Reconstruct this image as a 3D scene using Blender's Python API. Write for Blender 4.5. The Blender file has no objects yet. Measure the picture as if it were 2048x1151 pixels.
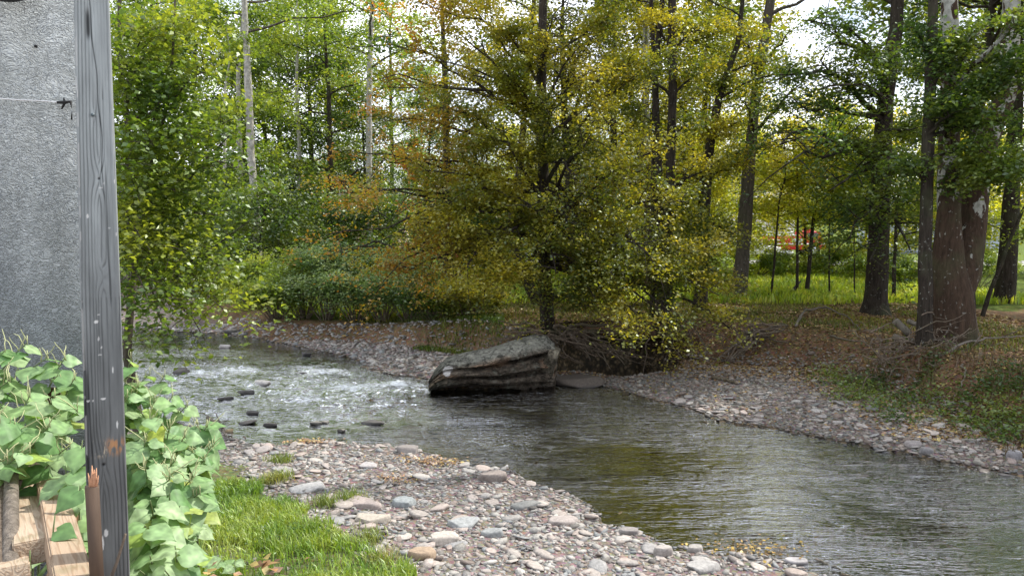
import bpy, math, random
import numpy as np
from mathutils import Vector, Matrix

random.seed(7)
rng = np.random.default_rng(7)
R = math.radians
SC = bpy.context.scene
COL = SC.collection

# ---------------------------------------------------------------- camera, sky, sun, exposure
CAMZ, PITCH, FPX = 3.6, R(5.25), 1490.0
cam_d = bpy.data.cameras.new('camera'); cam = bpy.data.objects.new('camera', cam_d); COL.objects.link(cam)
cam.location = (0, 0, CAMZ); cam.rotation_euler = (R(90) - PITCH, 0, 0)
cam_d.sensor_width = 36; cam_d.lens = 36 * FPX / 2048; cam_d.clip_start = 0.05; cam_d.clip_end = 1500
SC.camera = cam
SUN_AZ, SUN_EL = R(60), R(50)          # azimuth from +Y towards +X
world = bpy.data.worlds.new('World'); SC.world = world; world.use_nodes = True
nt = world.node_tree; nt.nodes.clear()
wo = nt.nodes.new('ShaderNodeOutputWorld'); bg = nt.nodes.new('ShaderNodeBackground'); bg.inputs[1].default_value = 0.13
sky = nt.nodes.new('ShaderNodeTexSky'); sky.sky_type = 'NISHITA'; sky.sun_disc = False
sky.sun_elevation = SUN_EL; sky.sun_rotation = SUN_AZ; sky.air_density = 1.0; sky.dust_density = 1.5
tc = nt.nodes.new('ShaderNodeTexCoord'); no = nt.nodes.new('ShaderNodeTexNoise')
mp = nt.nodes.new('ShaderNodeMapping'); mp.inputs['Scale'].default_value = (1, 1, 2.6)
no.inputs['Scale'].default_value = 2.2; no.inputs['Detail'].default_value = 7; no.inputs['Roughness'].default_value = .55
rp = nt.nodes.new('ShaderNodeValToRGB'); rp.color_ramp.elements[0].position = .36; rp.color_ramp.elements[1].position = .58
mx = nt.nodes.new('ShaderNodeMix'); mx.data_type = 'RGBA'; mx.inputs[7].default_value = (14.2, 14.7, 15.8, 1)
nt.links.new(tc.outputs['Generated'], mp.inputs[0]); nt.links.new(mp.outputs[0], no.inputs[0])
nt.links.new(no.outputs[0], rp.inputs[0]); nt.links.new(rp.outputs[0], mx.inputs[0])
nt.links.new(sky.outputs[0], mx.inputs[6]); nt.links.new(mx.outputs[2], bg.inputs[0]); nt.links.new(bg.outputs[0], wo.inputs[0])
sun_d = bpy.data.lights.new('sun', 'SUN'); sun = bpy.data.objects.new('sun', sun_d); COL.objects.link(sun)
sun_d.energy = 5.0; sun_d.angle = R(0.6); sun_d.color = (1.0, .94, .84)
SDIR = Vector((math.cos(SUN_EL) * math.sin(SUN_AZ), math.cos(SUN_EL) * math.cos(SUN_AZ), math.sin(SUN_EL)))
sun.rotation_euler = SDIR.to_track_quat('Z', 'Y').to_euler()
SC.view_settings.view_transform = 'Standard'; SC.view_settings.look = 'None'
SC.view_settings.exposure = 0.34; SC.view_settings.gamma = 1; SC.view_settings.use_curve_mapping = False
SC.cycles.max_bounces = 7; SC.cycles.transparent_max_bounces = 12; SC.cycles.diffuse_bounces = 4
SC.cycles.use_denoising = True; SC.cycles.sample_clamp_indirect = 5; SC.cycles.sample_clamp_direct = 12; SC.cycles.caustics_reflective = False; SC.cycles.caustics_refractive = False

# ---------------------------------------------------------------- maths helpers
cp, sp = math.cos(PITCH), math.sin(PITCH)
def W(px, py, Y):                       # world point at depth Y seen at a photograph pixel
    u = (px - 1024) / FPX; v = (575.5 - py) / FPX
    dx, dy, dz = u, cp + v * sp, -sp + v * cp
    t = Y / dy
    return np.array([dx * t, Y, CAMZ + dz * t])
def WZ(px, py, z):
    u = (px - 1024) / FPX; v = (575.5 - py) / FPX
    dx, dy, dz = u, cp + v * sp, -sp + v * cp
    t = (z - CAMZ) / dz
    return np.array([dx * t, dy * t])
_tab = np.random.default_rng(3).random((64, 64, 64)).astype(np.float32)
def vnoise(x, y, z=0.0):
    x, y, z = np.broadcast_arrays(np.asarray(x, float), np.asarray(y, float), np.asarray(z, float))
    xi, yi, zi = np.floor(x).astype(int), np.floor(y).astype(int), np.floor(z).astype(int)
    fx, fy, fz = x - xi, y - yi, z - zi
    fx = fx * fx * (3 - 2 * fx); fy = fy * fy * (3 - 2 * fy); fz = fz * fz * (3 - 2 * fz)
    g = lambda a, b, c: _tab[(xi + a) & 63, (yi + b) & 63, (zi + c) & 63]
    l = lambda a, b, t: a + (b - a) * t
    return l(l(l(g(0,0,0), g(1,0,0), fx), l(g(0,1,0), g(1,1,0), fx), fy), l(l(g(0,0,1), g(1,0,1), fx), l(g(0,1,1), g(1,1,1), fx), fy), fz)
def fbm(x, y, z=0.0, o=4):
    s = 0; a = .5; f = 1; n = 0
    for i in range(o):
        s = s + a * vnoise(np.asarray(x) * f + i * 7.3, np.asarray(y) * f + i * 3.1, np.asarray(z) * f); n += a; a *= .5; f *= 2.03
    return s / n
def sstep(a, b, x):
    t = np.clip((np.asarray(x, float) - a) / (b - a), 0, 1); return t * t * (3 - 2 * t)
def polysd(poly, x, y):                 # signed distance, negative inside
    x = np.asarray(x, float); y = np.asarray(y, float)
    d2 = np.full(x.shape, 1e18); ins = np.zeros(x.shape, bool); n = len(poly)
    for i in range(n):
        ax, ay = poly[i]; bx, by = poly[(i + 1) % n]
        ex, ey = bx - ax, by - ay
        t = np.clip(((x - ax) * ex + (y - ay) * ey) / (ex * ex + ey * ey + 1e-12), 0, 1)
        d2 = np.minimum(d2, (x - ax - t * ex) ** 2 + (y - ay - t * ey) ** 2)
        c = ((ay > y) != (by > y)) & (x < (bx - ax) * (y - ay) / ((by - ay) if by != ay else 1e-12) + ax)
        ins ^= c
    return np.where(ins, -1, 1) * np.sqrt(d2)

# ---------------------------------------------------------------- plan of the place
Z0 = lambda L: [tuple(WZ(a, b, 0)) for a, b in L]
near_shore = [(-60, 34), (-30, 24.5), (-16, 19), (-10, 15.7), (-7, 13.6)] + Z0([(430,864),(500,888),(560,892),(640,884),(720,890),(800,894),(860,906),(905,926),(960,940),(1010,938),(1062,972),(1120,986),(1160,1000),(1205,1046),(1280,1068),(1340,1094),(1440,1106),(1530,1112),(1600,1138),(1660,1160)]) + [(4.6,6.3),(8,4.9),(16,2),(60,-14)]
far_shore = Z0([(440,667),(560,686),(640,702),(700,714),(735,738),(800,752),(858,760),(880,778),(1060,776),(1130,764),(1200,770),(1270,790),(1350,812),(1395,826),(1440,842),(1560,858),(1620,870),(1700,884),(1780,900),(1850,914),(1940,932),(2048,954)])
RIVER = near_shore + [(60,-6),(18,6.2),(10.5,9.2)] + far_shore[::-1] + [(-14,24.6),(-22,29),(-34,36),(-60,50)]
NEARP = near_shore + [(60,-80),(-60,-80)]
CR = lambda L: [tuple(WZ(a, b, c)) for a, b, c in L]
crest = CR([(300,573,.6),(380,583,.6),(440,600,.6),(520,620,.6),(600,636,.6),(700,642,.6),(800,648,.65),(870,655,.75),(960,652,.9),(1050,662,1.),(1100,666,1.),(1150,645,1.),(1200,641,1.),(1300,641,1.),(1420,645,1.),(1500,652,1.),(1620,655,1.05),(1720,672,1.05),(1800,688,1.05),(1900,705,1.05),(2048,738,1.05)]) + [(12,11.4),(25,7.5),(80,-5)]
toe = CR([(300,590,.2),(440,640,.2),(520,668,.2),(600,674,.2),(700,678,.2),(800,690,.2),(870,700,.2),(960,712,.2),(1040,742,.15),(1100,744,.1),(1140,728,.1),(1200,722,.1),(1280,721,.1),(1380,728,.2),(1500,735,.2),(1620,737,.25),(1700,760,.25),(1800,790,.25),(1900,830,.25),(2048,885,.25)]) + [(12,9.9),(25,6.6),(80,-6)]
BENCH = [(-80,70)] + crest + [(300,-5),(300,400),(-300,400),(-300,70)]
TOE = [(-80,68)] + toe + [(300,-6),(300,400),(-300,400),(-300,68)]
POOL = Z0([(1096,748),(1140,729),(1200,723),(1270,723),(1340,736),(1356,746),(1330,757),(1250,760),(1180,751),(1120,749)])

def ground_parts(x, y):
    x = np.asarray(x, float); y = np.asarray(y, float)
    wob = .22 * (fbm(x * 1.3, y * 1.3, 5.) - .5) + .1 * (fbm(x * 5, y * 5, 8.) - .5)
    r = polysd(RIVER, x, y) + wob * 1.2
    nd = polysd(NEARP, x, y)
    near = nd < 0
    b = polysd(BENCH, x, y); t = polysd(TOE, x, y); p = polysd(POOL, x, y)
    return r, near, b, t, p
def ground(x, y, parts=False):
    x = np.asarray(x, float); y = np.asarray(y, float)
    r, near, b, t, p = ground_parts(x, y)
    n1 = fbm(x * .9, y * .9, 2.) - .5; n2 = fbm(x * 4, y * 4, 9.) - .5
    bed = -np.minimum(.42, .16 * -np.minimum(r, 0)) - .012 + .05 * n2 * np.clip(-r, 0, 1)
    zn = .03 + .062 * np.maximum(r, 0) + .10 * n1 * np.clip(r, 0, 1) + .05 * n2 * np.clip(r, 0, 1)
    zn = np.minimum(zn, .75)
    s = sstep(0, 1, (6.4 - y) / 3.5)
    zn = zn * (1 - s) + (1.9 + .1 * n1) * s
    zg = .24 * (1 - np.exp(-np.maximum(r, 0) / 1.1)) + .015 + .10 * n1 * np.clip(r, 0, 1) + .04 * n2 * np.clip(r, 0, 1)
    H = .6 + .45 * sstep(-4.5, -.3, x) + (-.004) * np.clip(-b, 0, 60) + .12 * n1 + .05 * n2 + np.clip(y - 62, 0, 200) * .05
    dt, db = np.maximum(-t, 0), np.maximum(b, 0)
    k = sstep(0, 1, dt / (dt + db + 1e-6)) ** .75
    k = np.where(b < 0, 1, np.where(t > 0, 0, k))
    zf = zg + (H - zg) * k + .25 * (fbm(x * 3, y * 3, 4.) - .5) * 4 * k * (1 - k)
    wl = sstep(.22, -.16, p); zf = zf * (1 - wl) + (-.22) * wl
    z = np.where(r < 0, bed, np.where(near, zn, zf))
    if parts: return z, r, near, b, t, p, n1, n2, k
    return z
def hit(px, py, y0=2.0, y1=120.0):
    Ys = np.concatenate([np.arange(y0, 40, .04), np.arange(40, y1, .2)])
    u = (px - 1024) / FPX; v = (575.5 - py) / FPX
    dx, dy, dz = u, cp + v * sp, -sp + v * cp
    X = dx / dy * Ys; Z = CAMZ + dz / dy * Ys
    g = ground(X, Ys); i = np.argmax(Z < g)
    if not (Z < g).any(): i = len(Ys) - 1
    return np.array([X[i], Ys[i], g[i]])
def gz(x, y): return float(ground(np.array([x]), np.array([y]))[0])

# ---------------------------------------------------------------- mesh + object helpers
def mesh_np(name, verts, quads=None, tris=None, col=None, mats=(), smooth=False, attrs=None, fmat=None):
    me = bpy.data.meshes.new(name); verts = np.asarray(verts, np.float32)
    me.vertices.add(len(verts)); me.vertices.foreach_set('co', verts.ravel())
    nq = 0 if quads is None else len(quads); ntr = 0 if tris is None else len(tris)
    idx = []; 
    if nq: idx.append(np.asarray(quads, np.int32).ravel())
    if ntr: idx.append(np.asarray(tris, np.int32).ravel())
    idx = np.concatenate(idx)
    me.loops.add(len(idx)); me.loops.foreach_set('vertex_index', idx)
    me.polygons.add(nq + ntr)
    me.polygons.foreach_set('loop_start', np.concatenate([np.arange(nq) * 4, nq * 4 + np.arange(ntr) * 3]).astype(np.int32))
    if smooth: me.polygons.foreach_set('use_smooth', np.ones(nq + ntr, bool))
    if fmat is not None: me.polygons.foreach_set('material_index', np.asarray(fmat, np.int32))
    me.update(calc_edges=True)
    if col is not None:
        a = me.color_attributes.new('col', 'FLOAT_COLOR', 'POINT')
        c = np.ones((len(verts), 4), np.float32); c[:, :3] = col; a.data.foreach_set('color', c.ravel())
    for k, vv in (attrs or {}).items():
        a = me.attributes.new(k, 'FLOAT', 'POINT'); a.data.foreach_set('value', np.asarray(vv, np.float32))
    for m in mats: me.materials.append(m)
    return me
def link(name, me, parent=None, loc=None):
    o = bpy.data.objects.new(name, me); COL.objects.link(o)
    if parent is not None: o.parent = parent
    if loc is not None: o.location = loc
    return o
def tag(o, label=None, cat=None, group=None, kind=None):
    if label: o['label'] = label
    if cat: o['category'] = cat
    if group: o['group'] = group
    if kind: o['kind'] = kind
    return o
def thing(name, loc, label, cat, group=None):
    o = bpy.data.objects.new(name, None); COL.objects.link(o); o.location = [float(v) for v in loc]; o.empty_display_size = .2
    return tag(o, label, cat, group)
class MB:                                # collects tubes, boxes, ... into one mesh
    def __init__(s): s.v = []; s.q = []; s.t = []; s.n = 0; s.c = []
    def add(s, v, q=None, t=None, c=None):
        v = np.asarray(v, float).reshape(-1, 3)
        if q is not None and len(q): s.q.append(np.asarray(q, int) + s.n)
        if t is not None and len(t): s.t.append(np.asarray(t, int) + s.n)
        s.v.append(v); s.n += len(v)
        s.c.append(np.tile(np.asarray(c if c is not None else (.2, .2, .2), float), (len(v), 1)) if np.ndim(c) < 2 else c)
    def tube(s, pts, rad, sides=6, cap=True, c=None, wob=0):
        P = np.asarray(pts, float); n = len(P); rad = np.broadcast_to(np.asarray(rad, float), (n,))
        T = np.gradient(P, axis=0); T /= np.linalg.norm(T, axis=1)[:, None] + 1e-9
        ref = np.array([0, 0, 1.]) if abs(T[0, 2]) < .8 else np.array([0, 1., 0])
        A = np.cross(T, ref); A /= np.linalg.norm(A, axis=1)[:, None] + 1e-9; B = np.cross(T, A)
        an = np.arange(sides) * 2 * math.pi / sides
        rr = rad[:, None] * (1 + (wob * (rng.random((n, sides)) - .5) if wob else 0))
        V = P[:, None] + A[:, None] * (np.cos(an)[None, :, None] * rr[..., None]) + B[:, None] * (np.sin(an)[None, :, None] * rr[..., None])
        i = np.arange(n - 1)[:, None] * sides; j = np.arange(sides)[None]; j2 = (j + 1) % sides
        q = np.stack([i + j, i + sides + j, i + sides + j2, i + j2], -1).reshape(-1, 4)
        V = V.reshape(-1, 3); t = []
        if cap:
            V = np.vstack([V, P[0], P[-1]]); b = n * sides
            for k in range(sides): t += [(b, k, (k + 1) % sides), (b + 1, (n - 1) * sides + (k + 1) % sides, (n - 1) * sides + k)]
        s.add(V, q, t, c)
    def box(s, lo, hi, c=None, M=None):
        lo, hi = np.asarray(lo, float), np.asarray(hi, float)
        v = np.array([[(lo, hi)[i & 1][0], (lo, hi)[(i >> 1) & 1][1], (lo, hi)[(i >> 2) & 1][2]] for i in range(8)])
        if M is not None: v = np.array([list(M @ Vector(p)) for p in v])
        s.add(v, [(0,2,3,1),(4,5,7,6),(0,1,5,4),(2,6,7,3),(0,4,6,2),(1,3,7,5)], None, c)
    def mesh(s, name, mats, smooth=False, off=(0, 0, 0)):
        return mesh_np(name, np.vstack(s.v) - np.asarray(off), np.vstack(s.q) if s.q else None, np.vstack(s.t) if s.t else None, np.vstack(s.c), mats, smooth)
    def obj(s, name, mats, parent=None, smooth=False):   # vertices given in world space
        off = np.array(parent.location) if parent is not None else np.zeros(3)
        return link(name, s.mesh(name, mats if isinstance(mats, (list, tuple)) else [mats], smooth, off), parent)
def bez(p0, p1, p2, n=6):
    t = np.linspace(0, 1, n)[:, None]; return (1 - t) ** 2 * p0 + 2 * t * (1 - t) * p1 + t * t * p2

# ---------------------------------------------------------------- materials
def mat(name, build):
    m = bpy.data.materials.new(name); m.use_nodes = True; t = m.node_tree; t.nodes.clear()
    out = t.nodes.new('ShaderNodeOutputMaterial'); build(t, out); return m
class N:
    def __init__(s, t): s.t = t
    def new(s, k, **kw):
        n = s.t.nodes.new(k)
        for a, b in kw.items():
            if a.startswith('i_'):
                key = a[2:]; key = int(key) if key.isdigit() else key.replace('_', ' ')
                if isinstance(b, bpy.types.NodeSocket): s.t.links.new(b, n.inputs[key])
                else: n.inputs[key].default_value = b
            else: setattr(n, a, b)
        return n
    def obj(s): return s.new('ShaderNodeTexCoord').outputs['Object']
    def geo(s): return s.new('ShaderNodeNewGeometry').outputs['Position']
    def noise(s, vec, sc, det=4, ro=.55, dist=0.): return s.new('ShaderNodeTexNoise', i_Vector=vec, i_Scale=sc, i_Detail=det, i_Roughness=ro, i_Distortion=dist).outputs[0]
    def ramp(s, f, *st):
        n = s.new('ShaderNodeValToRGB', i_0=f); e = n.color_ramp.elements
        while len(e) < len(st): e.new(.5)
        for el, (p, c) in zip(e, st): el.position = p; el.color = (*((c, c, c) if not hasattr(c, '__len__') else c), 1)
        return n.outputs[0]
    def mix(s, f, a, b, mode='MIX'):
        n = s.new('ShaderNodeMix', data_type='RGBA', blend_type=mode)
        for k, v in ((0, f), (6, a), (7, b)):
            if isinstance(v, bpy.types.NodeSocket): s.t.links.new(v, n.inputs[k])
            else: n.inputs[k].default_value = v if k == 0 else (*v, 1)
        return n.outputs[2]
    def math(s, op, a, b=0.): return s.new('ShaderNodeMath', operation=op, i_0=a, i_1=b).outputs[0]
    def scale(s, vec, sc): return s.new('ShaderNodeMapping', i_Vector=vec, i_Scale=sc).outputs[0]
    def attr(s, name, o='Color'): return s.new('ShaderNodeAttribute', attribute_name=name).outputs[o]
    def bump(s, h, st, d): return s.new('ShaderNodeBump', i_Height=h, i_Strength=st, i_Distance=d).outputs[0]
    def pbr(s, out, col, ro=.8, nor=None, spec=.3, **kw):
        b = s.new('ShaderNodeBsdfPrincipled')
        for k, v in (('Base Color', col), ('Roughness', ro), ('Normal', nor), ('Specular IOR Level', spec)):
            if v is None: continue
            if isinstance(v, bpy.types.NodeSocket): s.t.links.new(v, b.inputs[k])
            else: b.inputs[k].default_value = (*v, 1) if hasattr(v, '__len__') else v
        for k, v in kw.items(): b.inputs[k.replace('_', ' ')].default_value = v
        s.t.links.new(b.outputs[0], out.inputs[0]); return b
def m_leaf(name, trans=.5, gloss=.06, rough=.45):
    def f(t, o):
        n = N(t); c = n.attr('col')
        geo = n.new('ShaderNodeNewGeometry').outputs['Position']
        v = n.noise(geo, 38., 1)
        c = n.mix(1., c, n.ramp(v, (.25, .62), (.75, 1.25)), 'MULTIPLY')
        d = n.new('ShaderNodeBsdfDiffuse', i_Color=c); 
        ct = n.mix(1., c, (1.25, 1.2, .55), 'MULTIPLY')
        tr = n.new('ShaderNodeBsdfTranslucent', i_Color=ct)
        m1 = n.new('ShaderNodeMixShader', i_0=trans, i_1=d.outputs[0], i_2=tr.outputs[0])
        g = n.new('ShaderNodeBsdfGlossy', i_Color=(.8, .9, .8, 1), i_Roughness=rough)
        m2 = n.new('ShaderNodeMixShader', i_0=gloss, i_1=m1.outputs[0], i_2=g.outputs[0])
        t.links.new(m2.outputs[0], o.inputs[0])
    return mat(name, f)
M_LEAF = m_leaf('tree_leaf', .60); M_BIGLEAF = m_leaf('broad_leaf', .42, .035, .5); M_GRASS = m_leaf('grass_blade', .45, .05)
def m_bark(name, c1, c2, patch=None, sc=1.):
    def f(t, o):
        n = N(t); p = n.obj(); st = n.scale(p, (9 * sc, 9 * sc, 1.6 * sc))
        a = n.noise(st, 2.2, 6, .65, .6); c = n.ramp(a, (.3, c1), (.7, c2))
        g = n.noise(p, 1.3, 3); c = n.mix(n.ramp(g, (.5, 0.), (.7, .5)), c, (.07, .085, .04))
        l = n.noise(p, 14, 2); c = n.mix(n.ramp(l, (.66, 0.), (.7, .5)), c, (.32, .33, .3))
        nor = n.bump(a, .9, .03)
        if patch:
            q = n.noise(n.scale(p, (1, 1, .55)), 5.5, 3, .5, .3); zz = n.new('ShaderNodeSeparateXYZ', i_0=p).outputs[2]
            k = n.math('ADD', q, n.math('MULTIPLY', n.math('SUBTRACT', zz, patch[1]), .045))
            c = n.mix(n.ramp(k, (.50, 0.), (.53, 1.)), c, n.ramp(n.noise(p, 9, 3), (.35, patch[0]), (.65, tuple(v * .55 for v in patch[0]))))
        n.pbr(o, c, .9, nor, .15)
    return mat(name, f)
M_BARK = m_bark('dark_bark', (.014, .011, .009), (.06, .048, .037))
M_BARKG = m_bark('grey_bark', (.04, .034, .027), (.125, .105, .085))
M_SYC = m_bark('sycamore_bark', (.03, .02, .014), (.085, .055, .037), ((.42, .42, .37), 5.0))
M_BIRCH = m_bark('pale_bark', (.13, .11, .09), (.33, .31, .27), ((.50, .48, .43), -2.0), 1.5)
M_TWIG = m_bark('driftwood', (.10, .085, .07), (.26, .225, .19), None, 2.)
M_ROOT = m_bark('root_wood', (.08, .06, .045), (.24, .19, .145), None, 2.)
def f_ground(t, o):
    n = N(t); p = n.geo(); c = n.attr('col')
    a = n.noise(p, 9., 6, .7); v = n.new('ShaderNodeTexVoronoi', i_Vector=p, i_Scale=22.)
    c = n.mix(1., c, n.ramp(a, (.25, .45), (.75, 1.45)), 'MULTIPLY')
    c = n.mix(.35, c, n.mix(1., c, v.outputs['Color'], 'MULTIPLY'))
    h = n.math('ADD', a, n.math('MULTIPLY', v.outputs[0], .6))
    n.pbr(o, c, .95, n.bump(h, .8, .03), .1)
M_GROUND = mat('ground_soil', f_ground)
def f_bed(t, o):
    n = N(t); p = n.geo(); v = n.new('ShaderNodeTexVoronoi', i_Vector=n.scale(p, (1, 1.2, 1)), i_Scale=11., i_Randomness=1.)
    c = n.ramp(n.new('ShaderNodeSeparateColor', i_0=v.outputs['Color']).outputs[0], (0., (.05, .037, .02)), (.5, (.13, .09, .05)), (1., (.25, .19, .11)))
    c = n.mix(n.ramp(v.outputs[0], (.25, 0.), (.6, .85)), c, (.02, .016, .01))
    n.pbr(o, c, .7, n.bump(v.outputs[0], -.6, .04), .3)
M_BED = mat('wet_riverbed', f_bed)
def f_stone(rand):
    def f(t, o):
        n = N(t)
        if rand:
            r = n.new('ShaderNodeObjectInfo').outputs['Random']
            c = n.ramp(r, (0., (.34, .295, .265)), (.25, (.29, .275, .26)), (.45, (.38, .32, .29)), (.62, (.24, .245, .25)), (.8, (.42, .385, .35)), (1., (.29, .235, .21)))
        else: c = n.attr('col')
        p = n.geo(); a = n.noise(p, 30., 5, .7)
        c = n.mix(1., c, n.ramp(a, (.25, .6), (.75, 1.3)), 'MULTIPLY')
        z = n.new('ShaderNodeSeparateXYZ', i_0=p).outputs[2]; wet = n.ramp(n.math('MULTIPLY', z, 10.), (.12, .38), (.55, 1.))
        c = n.mix(1., c, wet, 'MULTIPLY')
        n.pbr(o, c, n.ramp(n.math('MULTIPLY', z, 10.), (.12, .25), (.55, .85)), n.bump(a, .5, .01), .3)
    return f
M_STONE = mat('river_stone', f_stone(True)); M_PEB = mat('pebble_stone', f_stone(False))
def f_foamwater(t, o):
    n = N(t); p = n.geo(); rap = n.attr('rapid', 'Fac')
    sf = n.noise(n.scale(p, (.35, 2.0, 1)), 4., 3, .5, 1.); ff = n.noise(n.scale(p, (.42, 2.2, 1)), 10., 2, .5, .7); vf = n.noise(n.scale(p, (.5, 1.8, 1)), 26., 1, .5, .3)
    h = n.math('ADD', n.math('ADD', n.math('MULTIPLY', sf, 1.2), n.math('MULTIPLY', ff, .5)), n.math('MULTIPLY', vf, .16))
    bn = n.new('ShaderNodeBump', i_Height=h, i_Strength=1., i_Distance=.05)
    h = n.math('MULTIPLY', h, n.attr('rough', 'Fac')); t.links.new(h, bn.inputs['Height'])
    nor = bn.outputs[0]
    gl = n.new('ShaderNodeBsdfGlossy', i_Color=(.97, .98, 1, 1), i_Roughness=.03, i_Normal=nor)
    tr = n.new('ShaderNodeBsdfTransparent', i_Color=(.44, .40, .27, 1))
    fr = n.new('ShaderNodeFresnel', i_IOR=1.34, i_Normal=nor)
    f2 = n.new('ShaderNodeClamp', i_0=n.math('ADD', n.math('MULTIPLY', fr.outputs[0], 6.5), .04), i_Max=.95).outputs[0]
    w = n.new('ShaderNodeMixShader', i_0=f2, i_1=tr.outputs[0], i_2=gl.outputs[0])
    fo = n.new('ShaderNodeBsdfPrincipled', i_Base_Color=(.82, .86, .9, 1), i_Roughness=.5, i_Normal=nor)
    fn = n.noise(n.scale(p, (.8, 2.0, 1)), 7.5, 7, .72, 1.2)
    fw = n.noise(n.scale(p, (1.1, 2.4, 1)), 30., 6, .75, 1.)
    k = n.math('ADD', n.math('MULTIPLY', rap, .18), n.math('ADD', n.math('MULTIPLY', fn, .5), n.math('MULTIPLY', fw, .5)))
    m2 = n.new('ShaderNodeMixShader', i_0=n.ramp(k, (.615, 0.), (.70, .8)), i_1=w.outputs[0], i_2=fo.outputs[0])
    t.links.new(m2.outputs[0], o.inputs[0])
M_WATER = mat('stream_water', f_foamwater)
def f_boulder(t, o):
    n = N(t); p = n.obj(); c0 = n.attr('col'); st = n.scale(p, (1.2, 1.2, 2.))
    a = n.noise(st, 3.0, 8, .72, .8); b = n.noise(p, 13, 6, .75)
    ck = n.ramp(n.math('ABSOLUTE', n.math('SUBTRACT', n.noise(n.scale(p, (1, 1, 2.)), 2.6, 4, .6, .6), .5)), (.0, .25), (.035, 1.))
    c = n.mix(1., c0, n.ramp(a, (.3, .35), (.7, 1.6)), 'MULTIPLY'); c = n.mix(1., c, n.ramp(b, (.35, .5), (.65, 1.3)), 'MULTIPLY')
    c = n.mix(1., c, ck, 'MULTIPLY')
    c = n.mix(n.ramp(n.noise(p, 5.5, 5, .7), (.55, 0.), (.68, .6)), c, (.26, .27, .22))
    li = n.attr('lichen', 'Fac'); q = n.noise(p, 7., 4, .6)
    c = n.mix(n.ramp(n.math('ADD', q, li), (.90, 0.), (.97, 1.)), c, (.50, .48, .46))
    n.pbr(o, c, .9, n.bump(n.math('ADD', a, b), 1., .05), .2)
M_BOULD = mat('layered_rock', f_boulder)
def f_stucco(t, o):
    n = N(t); p = n.obj()
    w = n.new('ShaderNodeTexNoise', i_Vector=p, i_Scale=6., i_Detail=2.)
    q = n.new('ShaderNodeVectorMath', operation='ADD', i_0=p, i_1=n.new('ShaderNodeVectorMath', operation='SCALE', i_0=w.outputs[1], i_Scale=.10).outputs[0]).outputs[0]
    a = n.noise(n.scale(q, (1., 1., 1.7)), 34., 2, .45, 1.6)
    r = n.math('SUBTRACT', 1., n.math('MULTIPLY', n.math('ABSOLUTE', n.math('SUBTRACT', a, .5)), 6.))
    r = n.new('ShaderNodeClamp', i_0=r).outputs[0]
    fine = n.noise(p, 160, 2)
    r = n.math('POWER', r, .7); h = n.math('ADD', r, n.math('MULTIPLY', fine, .15))
    c = n.ramp(n.noise(p, 2.2, 4), (.3, (.30, .33, .345)), (.7, (.38, .41, .425)))
    c = n.mix(1., c, n.ramp(r, (.0, .95), (1., 1.03)), 'MULTIPLY'); c = n.mix(1., c, n.ramp(n.noise(n.scale(p, (2.2, 1, .5)), 2.2, 5, .65), (.32, (.80, .80, .79)), (.6, (1.08, 1.08, 1.08))), 'MULTIPLY')
    n.pbr(o, c, .75, n.bump(h, .85, .008), .2)
M_STUCCO = mat('blue_grey_stucco', f_stucco)
def f_vcol(ro=.8, sc=60., st=.3, d=.003):
    def f(t, o):
        n = N(t); p = n.obj(); a = n.noise(n.scale(p, (1, 1, .15)), sc, 4, .6)
        c = n.mix(1., n.attr('col'), n.ramp(a, (.3, .85), (.7, 1.15)), 'MULTIPLY')
        n.pbr(o, c, ro, n.bump(a, st, d), .25)
    return f
M_POST = mat('weathered_paint', f_vcol(.7))
def f_lumber(t, o):                       # grain along local Y
    n = N(t); p = n.obj(); q = n.scale(p, (1., .07, 1.)); w = n.noise(q, 16, 3, .5, .4)
    s = n.math('SINE', n.math('MULTIPLY', w, 75.)); g = n.ramp(s, (.0, 0.), (.95, 1.))
    c = n.mix(n.math('MULTIPLY', g, .5), n.attr('col'), (.20, .12, .07)); c = n.mix(n.ramp(n.noise(p, 7, 3), (.55, 0.), (.75, .5)), c, (.12, .13, .06))
    n.pbr(o, c, .8, n.bump(s, .25, .003), .2)
M_LUMBER = mat('sawn_lumber', f_lumber)
def flat(name, c, ro=.6, spec=.3, metal=0.):
    def f(t, o):
        n = N(t); a = n.noise(n.obj(), 6., 3); cc = n.mix(1., c, n.ramp(a, (.3, .85), (.7, 1.1)), 'MULTIPLY'); n.pbr(o, cc, ro, None, spec, Metallic=metal)
    return mat(name, f)
M_LITTER = m_leaf('fallen_leaf', .15, .05)

# ---------------------------------------------------------------- ground, river bed, gravel banks
xs = np.unique(np.round(np.concatenate([np.linspace(-160, -30, 22), np.linspace(-30, -9, 60), np.arange(-9, 13, .085), np.linspace(13, 30, 50), np.linspace(30, 160, 22)]), 4))
ys = np.unique(np.round(np.concatenate([np.linspace(-25, 2, 16), np.arange(2, 8, .12), np.arange(8, 23, .085), np.linspace(23, 45, 90), np.linspace(45, 260, 50)]), 4))
X, Y = np.meshgrid(xs, ys)
Z, rd, near, bd, td, pd, n1, n2, kk = ground(X, Y, True)
def mixc(a, b, k): return a + (b - a) * k[..., None]
C = np.zeros(X.shape + (3,))
nA = fbm(X * .7, Y * .7, 11.); nB = fbm(X * 2.5, Y * 2.5, 15.)
gravel = mixc(np.array([.15, .12, .105]), np.array([.27, .23, .205]), nB)
soil = mixc(np.array([.075, .05, .035]), np.array([.15, .095, .06]), nB)
grassc = mixc(np.array([.05, .08, .018]), np.array([.14, .18, .03]), nB)
litter = mixc(np.array([.16, .10, .06]), np.array([.30, .20, .115]), nB)
C[:] = gravel
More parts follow.
